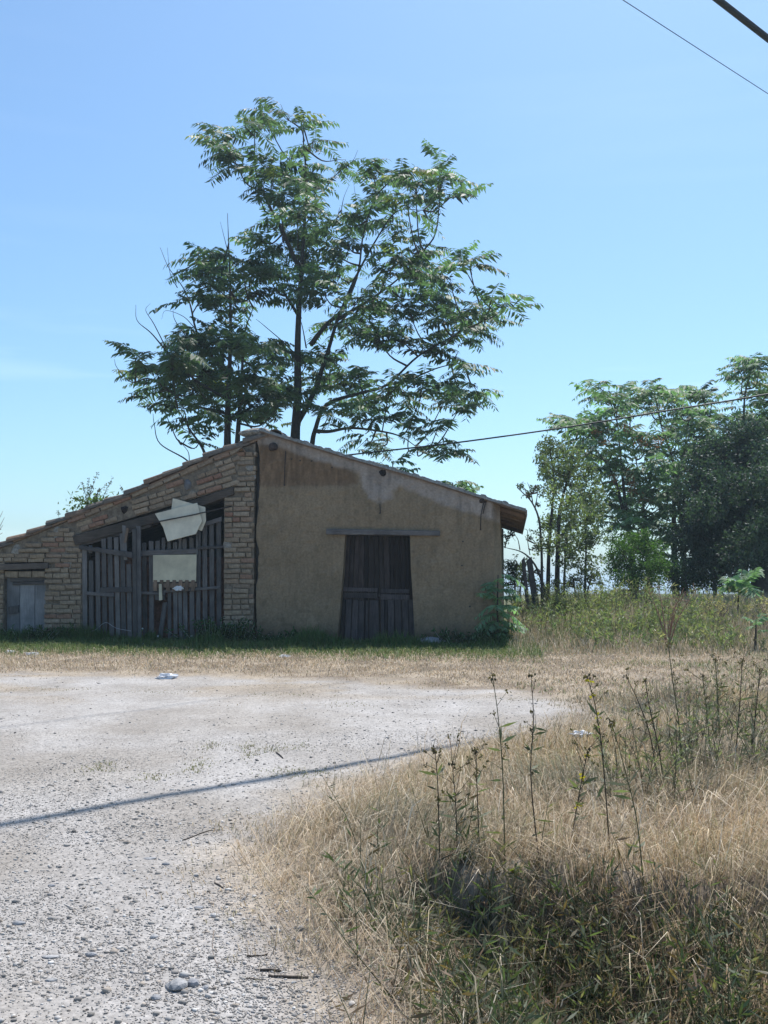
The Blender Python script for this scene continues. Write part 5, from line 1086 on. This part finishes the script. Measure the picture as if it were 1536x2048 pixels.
for (px, py, n_, L_, lab) in ((1165, 1985, 9, .10, 'broad-leaved green rosette low on the bank'), (1195, 2010, 8, .085, 'lobed green plant beside the broad-leaved rosette'), (1020, 1735, 7, .07, 'pale lime-green leaf tuft under the tall stalks'), (930, 1710, 8, .075, 'toothed green tuft at the top of the dark weeds'), (1440, 1830, 9, .09, 'dusky green rosette in the shaded corner of the bank'), (1060, 2030, 8, .09, 'dark glossy rosette at the foot of the bank'), (870, 1990, 7, .07, 'small silver-leaved rosette by the gravel'), (1395, 1710, 5, .06, 'yellow-green sprig in the matted straw')):
    g_ = gpt(px, py + 14); g_[2] += .01; root = empty('broadleaf_weed', g_); tag(root, lab, 'weed')
    for q_ in range(n_):
        acc = Acc(); az = q_ * 2.4; e_ = rng.uniform(.25, 1.0); d_ = np.array([math.cos(az) * math.cos(e_), math.sin(az) * math.cos(e_), math.sin(e_)]); sd2 = norm(np.cross(d_, (0, 0, 1))); l_ = L_ * rng.uniform(.8, 1.25); nseg = 6; Vl = []; 
        for s_ in range(nseg + 1):
            t = s_ / nseg; c_ = d_ * l_ * (t + .15) - np.array([0, 0, l_ * .5 * t * t]); ww = l_ * .28 * math.sin(math.pi * min(1, .08 + t * .92)) ** .7 * (1 if s_ % 2 else .72); Vl += [c_ + sd2 * ww, c_ - np.array([0, 0, ww * .2]), c_ - sd2 * ww]
        Fl_ = []
        for s_ in range(nseg):
            a_ = s_ * 3
            for k_ in (0, 1): Fl_ += [(a_ + k_, a_ + k_ + 1, a_ + k_ + 4), (a_ + k_, a_ + k_ + 4, a_ + k_ + 3)]
        col_ = np.array((.075, .125, .04)) * rng.uniform(.8, 1.3) if px not in (1020, 1395) else np.array((.26, .30, .07)); acc.add(np.array(Vl), Fl_, col_); acc.build('leaf', M['smallleaf'], root)
# thin green tufts in the yard
acc = Acc()
for (px, py, w_) in ((422, 1493, 26), (497, 1495, 26), (500, 1510, 18), (400, 1528, 30), (390, 1540, 20), (197, 1540, 40), (205, 1532, 30), (308, 1555, 28), (545, 1545, 50), (590, 1547, 28), (600, 1495, 40), (540, 1500, 26), (640, 1545, 30), (1040, 1400, 60), (700, 1410, 60), (320, 1385, 90), (560, 1390, 100), (100, 1380, 90)):
    n_ = 90; g_ = gpt(px, py); x = g_[0] + rng.normal(0, w_ / FOC * g_[1] * .55, n_); y = g_[1] + rng.normal(0, .10, n_); blades(acc, on_ground(x, y, -.004), rng.uniform(.012, .04, n_), rng.uniform(.004, .008, n_), rng.uniform(.4, 1.1, n_), mixcol(n_, [(.16, .19, .08), (.24, .23, .12), (.30, .25, .15)], [2, 2, 1]))
tag(acc.build('yard_tufts', M['straw']), 'thin flattened green grass tufts scattered in the gravel yard', 'grass', kind='stuff')

# ================================================================== GRAVEL, STONES, LITTER
ico = bmesh.new(); bmesh.ops.create_icosphere(ico, subdivisions=1, radius=1.0); IV = np.array([v.co[:] for v in ico.verts]); ico.verts.index_update(); IF = np.array([[v.index for v in f.verts] for f in ico.faces]); ico.free()
acc = Acc(); n_ = 60000; y = 2.9 * (14.0 / 2.9) ** rng.random(n_); x = rng.uniform(-1, 1, n_) * (.375 * y + .3); sd_ = lot_sd(x, y); cl = fbm(x * .9, y * .9, 81)
edge = np.exp(-((sd_ - .5) / .6) ** 2); k_ = (sd_ > -.45) & (rng.random(n_) < (.12 + .55 * sstep(.42, .68, cl) + .45 * edge) * np.where(sd_ < 0, .5, 1) * np.clip(9 / y - .4, .12, 1)); x, y = x[k_], y[k_]; N = len(x); print('gravel', N)
r = np.clip(rng.lognormal(-5.15, .42, N), .003, .022); Pg = on_ground(x, y, 0); Rm = norm(rng.normal(0, 1, (N, 3, 3)))
sc_ = np.stack([np.ones(N), rng.uniform(.6, 1, N), rng.uniform(.35, .7, N)], 1) * r[:, None]; az = rng.uniform(0, 6.28, N); ca2, sa2 = np.cos(az), np.sin(az)
Vi = IV[None] * (1 + .22 * rng.normal(0, 1, (N, 12, 1)).clip(-1.5, 1.5)) * sc_[:, None]; Vx = Vi[..., 0] * ca2[:, None] - Vi[..., 1] * sa2[:, None]; Vy = Vi[..., 0] * sa2[:, None] + Vi[..., 1] * ca2[:, None]
Vi = np.stack([Vx, Vy, Vi[..., 2] + .25 * sc_[:, 2:3]], -1) + Pg[:, None]
acc.add(Vi.reshape(-1, 3), (np.arange(N)[:, None, None] * 12 + IF[None]).reshape(-1, 3), np.repeat(mixcol(N, [(.375, .35, .325), (.29, .27, .245), (.46, .44, .415), (.21, .195, .18), (.33, .285, .24)], [3.4, 3, 1.2, 1.0, 1.2]), 12, 0))
OV = np.array([(1, 0, 0), (-1, 0, 0), (0, 1, 0), (0, -1, 0), (0, 0, 1), (0, 0, -.6)], float); OF = np.array([(0, 2, 4), (2, 1, 4), (1, 3, 4), (3, 0, 4), (2, 0, 5), (1, 2, 5), (3, 1, 5), (0, 3, 5)])
n_ = 110000; y = 3.2 * (9.5 / 3.2) ** rng.random(n_); x = rng.uniform(-1, 1, n_) * (.375 * y + .25); sd_ = lot_sd(x, y); cl = fbm(x * .9, y * .9, 81)
k_ = (sd_ > -.6) & (rng.random(n_) < (.25 + .75 * sstep(.4, .62, cl)) * np.where(sd_ < 0, .6, 1)); x, y = x[k_], y[k_]; N = len(x); print('grit', N)
r = rng.uniform(.0018, .0052, N); A_ = rng.normal(0, 1, (N, 3)); Vo = OV[None] * (1 + .3 * rng.uniform(-1, 1, (N, 6, 1))) * r[:, None, None] * np.array([1, .85, .65]); az = rng.uniform(0, 6.28, N)
Vo = np.stack([Vo[..., 0] * np.cos(az)[:, None] - Vo[..., 1] * np.sin(az)[:, None], Vo[..., 0] * np.sin(az)[:, None] + Vo[..., 1] * np.cos(az)[:, None], Vo[..., 2]], -1) + on_ground(x, y, .0012)[:, None]
acc.add(Vo.reshape(-1, 3), (np.arange(N)[:, None, None] * 6 + OF[None]).reshape(-1, 3), np.repeat(mixcol(N, [(.40, .375, .345), (.31, .285, .255), (.48, .455, .425), (.23, .21, .195), (.34, .29, .24)], [3.4, 3, 1.4, 0.9, 1.4]), 6, 0))
tag(acc.build('gravel', M['gravel']), 'loose pale gravel stones strewn over the yard', 'gravel', kind='stuff')
for (px, py, r_, sq, lab) in ((352, 1972, .036, (1.1, .9, .6), 'rough grey lump of rubble, the larger of a touching pair'), (385, 1968, .024, (1, .9, .8), 'rough grey lump of rubble, the smaller of a touching pair'), (410, 1975, .014, (1, .9, .8), 'small white pebble beside the pair of grey lumps'), (37, 1845, .024, (1.2, .7, .4), 'flat bluish stone alone on the smooth pale gravel'), (183, 1908, .021, (1.2, .8, .5), 'rounded blue-grey stone beside a flat pale one'), (100, 1912, .026, (1.3, .7, .3), 'flat pale slab stone on the gravel'),
                          (102, 1959, .018, (1.2, .7, .5), 'brown-grey oval stone near the flat slab stone'), (300, 1714, .026, (1.3, .7, .25), 'flat pale stone in the coarse gravel near the cable shadow'), (332, 1726, .016, (1.2, .8, .6), 'dark-shadowed pebble just beyond the flat pale stone'), (429, 1830, .02, (1, .7, .6), 'bright white stone at the gravel edge'), (398, 1812, .02, (1.2, .7, .3), 'pale flat stone beside the bright white stone'), (312, 1994, .018, (1, .9, .7), 'tan pebble near the pair of grey lumps'), (103, 1769, .014, (1.2, .8, .6), 'small brown stone on the smooth pale gravel'), (308, 1872, .016, (1.2, .8, .6), 'bluish stone in the middle of the coarse gravel'), (556, 1860, .014, (1, .8, .7), 'pale pebble under the straw fringe')):
    g_ = gpt(px, py + 4); o = lump('stone', g_ + np.array([0, 0, r_ * sq[2] * .45]), r_, M['rock'], None, sq, int(px * 3 + py), 2, .2 if r_ < .03 else .3); tag(o, lab, 'stone')
for (pts, r_, lab) in (([(538, 1955), (575, 1957), (618, 1958)], .0062, 'thickest dark stick lying on the gravel edge'), ([(520, 1943), (562, 1945)], .0055, 'short dark stick just behind the thickest one'), ([(494, 1914), (515, 1914), (536, 1911)], .004, 'curved dark twig at the back of the stick group'), ([(484, 1959), (525, 1962)], .0025, 'thin twig beside the thickest dark stick'), ([(428, 1862), (425, 1900), (436, 1938)], .0022, 'pale bent straw lying on the gravel'), ([(430, 1768), (446, 1778)], .004, 'small forked dark twig by the straw fringe'), ([(365, 1683), (410, 1665), (440, 1660)], .003, 'long thin twig lying in the coarse gravel'), ([(552, 1506), (566, 1518)], .005, 'short dark twig out in the open yard')):
    P_ = [gpt(*p_) + np.array([0, 0, r_ * 1.2]) for p_ in pts]; acc = Acc(); P2 = spline(P_, 4) if len(P_) > 2 else np.array([P_[0], (P_[0] + P_[1]) / 2 + np.array([.003, 0, .002]), P_[1]]); P2 = P2 + rng.normal(0, r_ * .25, P2.shape)
    tube(acc, P2, np.linspace(r_, r_ * .8, len(P2)), 6); o = acc.build('stick', M['twig'] if 'pale' in lab else M['bark'], origin=P_[0]); o.location = P_[0]; tag(o, lab, 'stick')
for (px, py, s_, lab, sd2) in ((333, 1357, .08, 'crumpled white cloth lying on the far rim of the yard', 1), (1162, 1477, .045, 'bright white plastic bag lying in the dry grass of the bank', 2), (64, 1310, .06, 'small white scrap of litter on the grass near the low end of the shed', 3), (20, 1306, .06, 'tiny crumpled paper in the grass before the small grey door', 8), (570, 1314, .05, 'small grey scrap of litter in the green turf', 6)):
    g_ = gpt(px, py + 22) if px == 1162 else gpt(px, py); g_[2] += .10 if px == 1162 else 0; crumple('litter', g_ + np.array([0, 0, s_ * .22]), s_, lab, 'litter', sd2, sq=(1.3, .7, .38))

# ================================================================== ADDED VEIL STANDING IN FOR LENS GLARE
bm = bmesh.new(); bmesh.ops.create_cube(bm, size=1.0)
for v in bm.verts: v.co = Vector((v.co.x * 9800, v.co.y * 6400, v.co.z * 28))
me = bpy.data.meshes.new('glare_veil'); bm.to_mesh(me); bm.free()
m = bpy.data.materials.new('glare_veil'); m.use_nodes = True; m.node_tree.nodes.clear()
hv = m.node_tree.nodes.new('ShaderNodeVolumePrincipled'); ho = m.node_tree.nodes.new('ShaderNodeOutputMaterial')
hv.inputs['Color'].default_value = (0.70, 0.88, 1.0, 1); hv.inputs['Density'].default_value = VEIL_DENSITY; hv.inputs['Anisotropy'].default_value = 0.3
m.node_tree.links.new(hv.outputs[0], ho.inputs['Volume'])
hz_o = link('glare_veil', me, m); hz_o.location = (0, 3050, 4.0); tag(hz_o, 'thin added air volume imitating milky lens glare', 'glare_veil', kind='stuff')
print('tris', sum(sum(len(p.vertices) - 2 for p in me.polygons) for me in bpy.data.meshes))
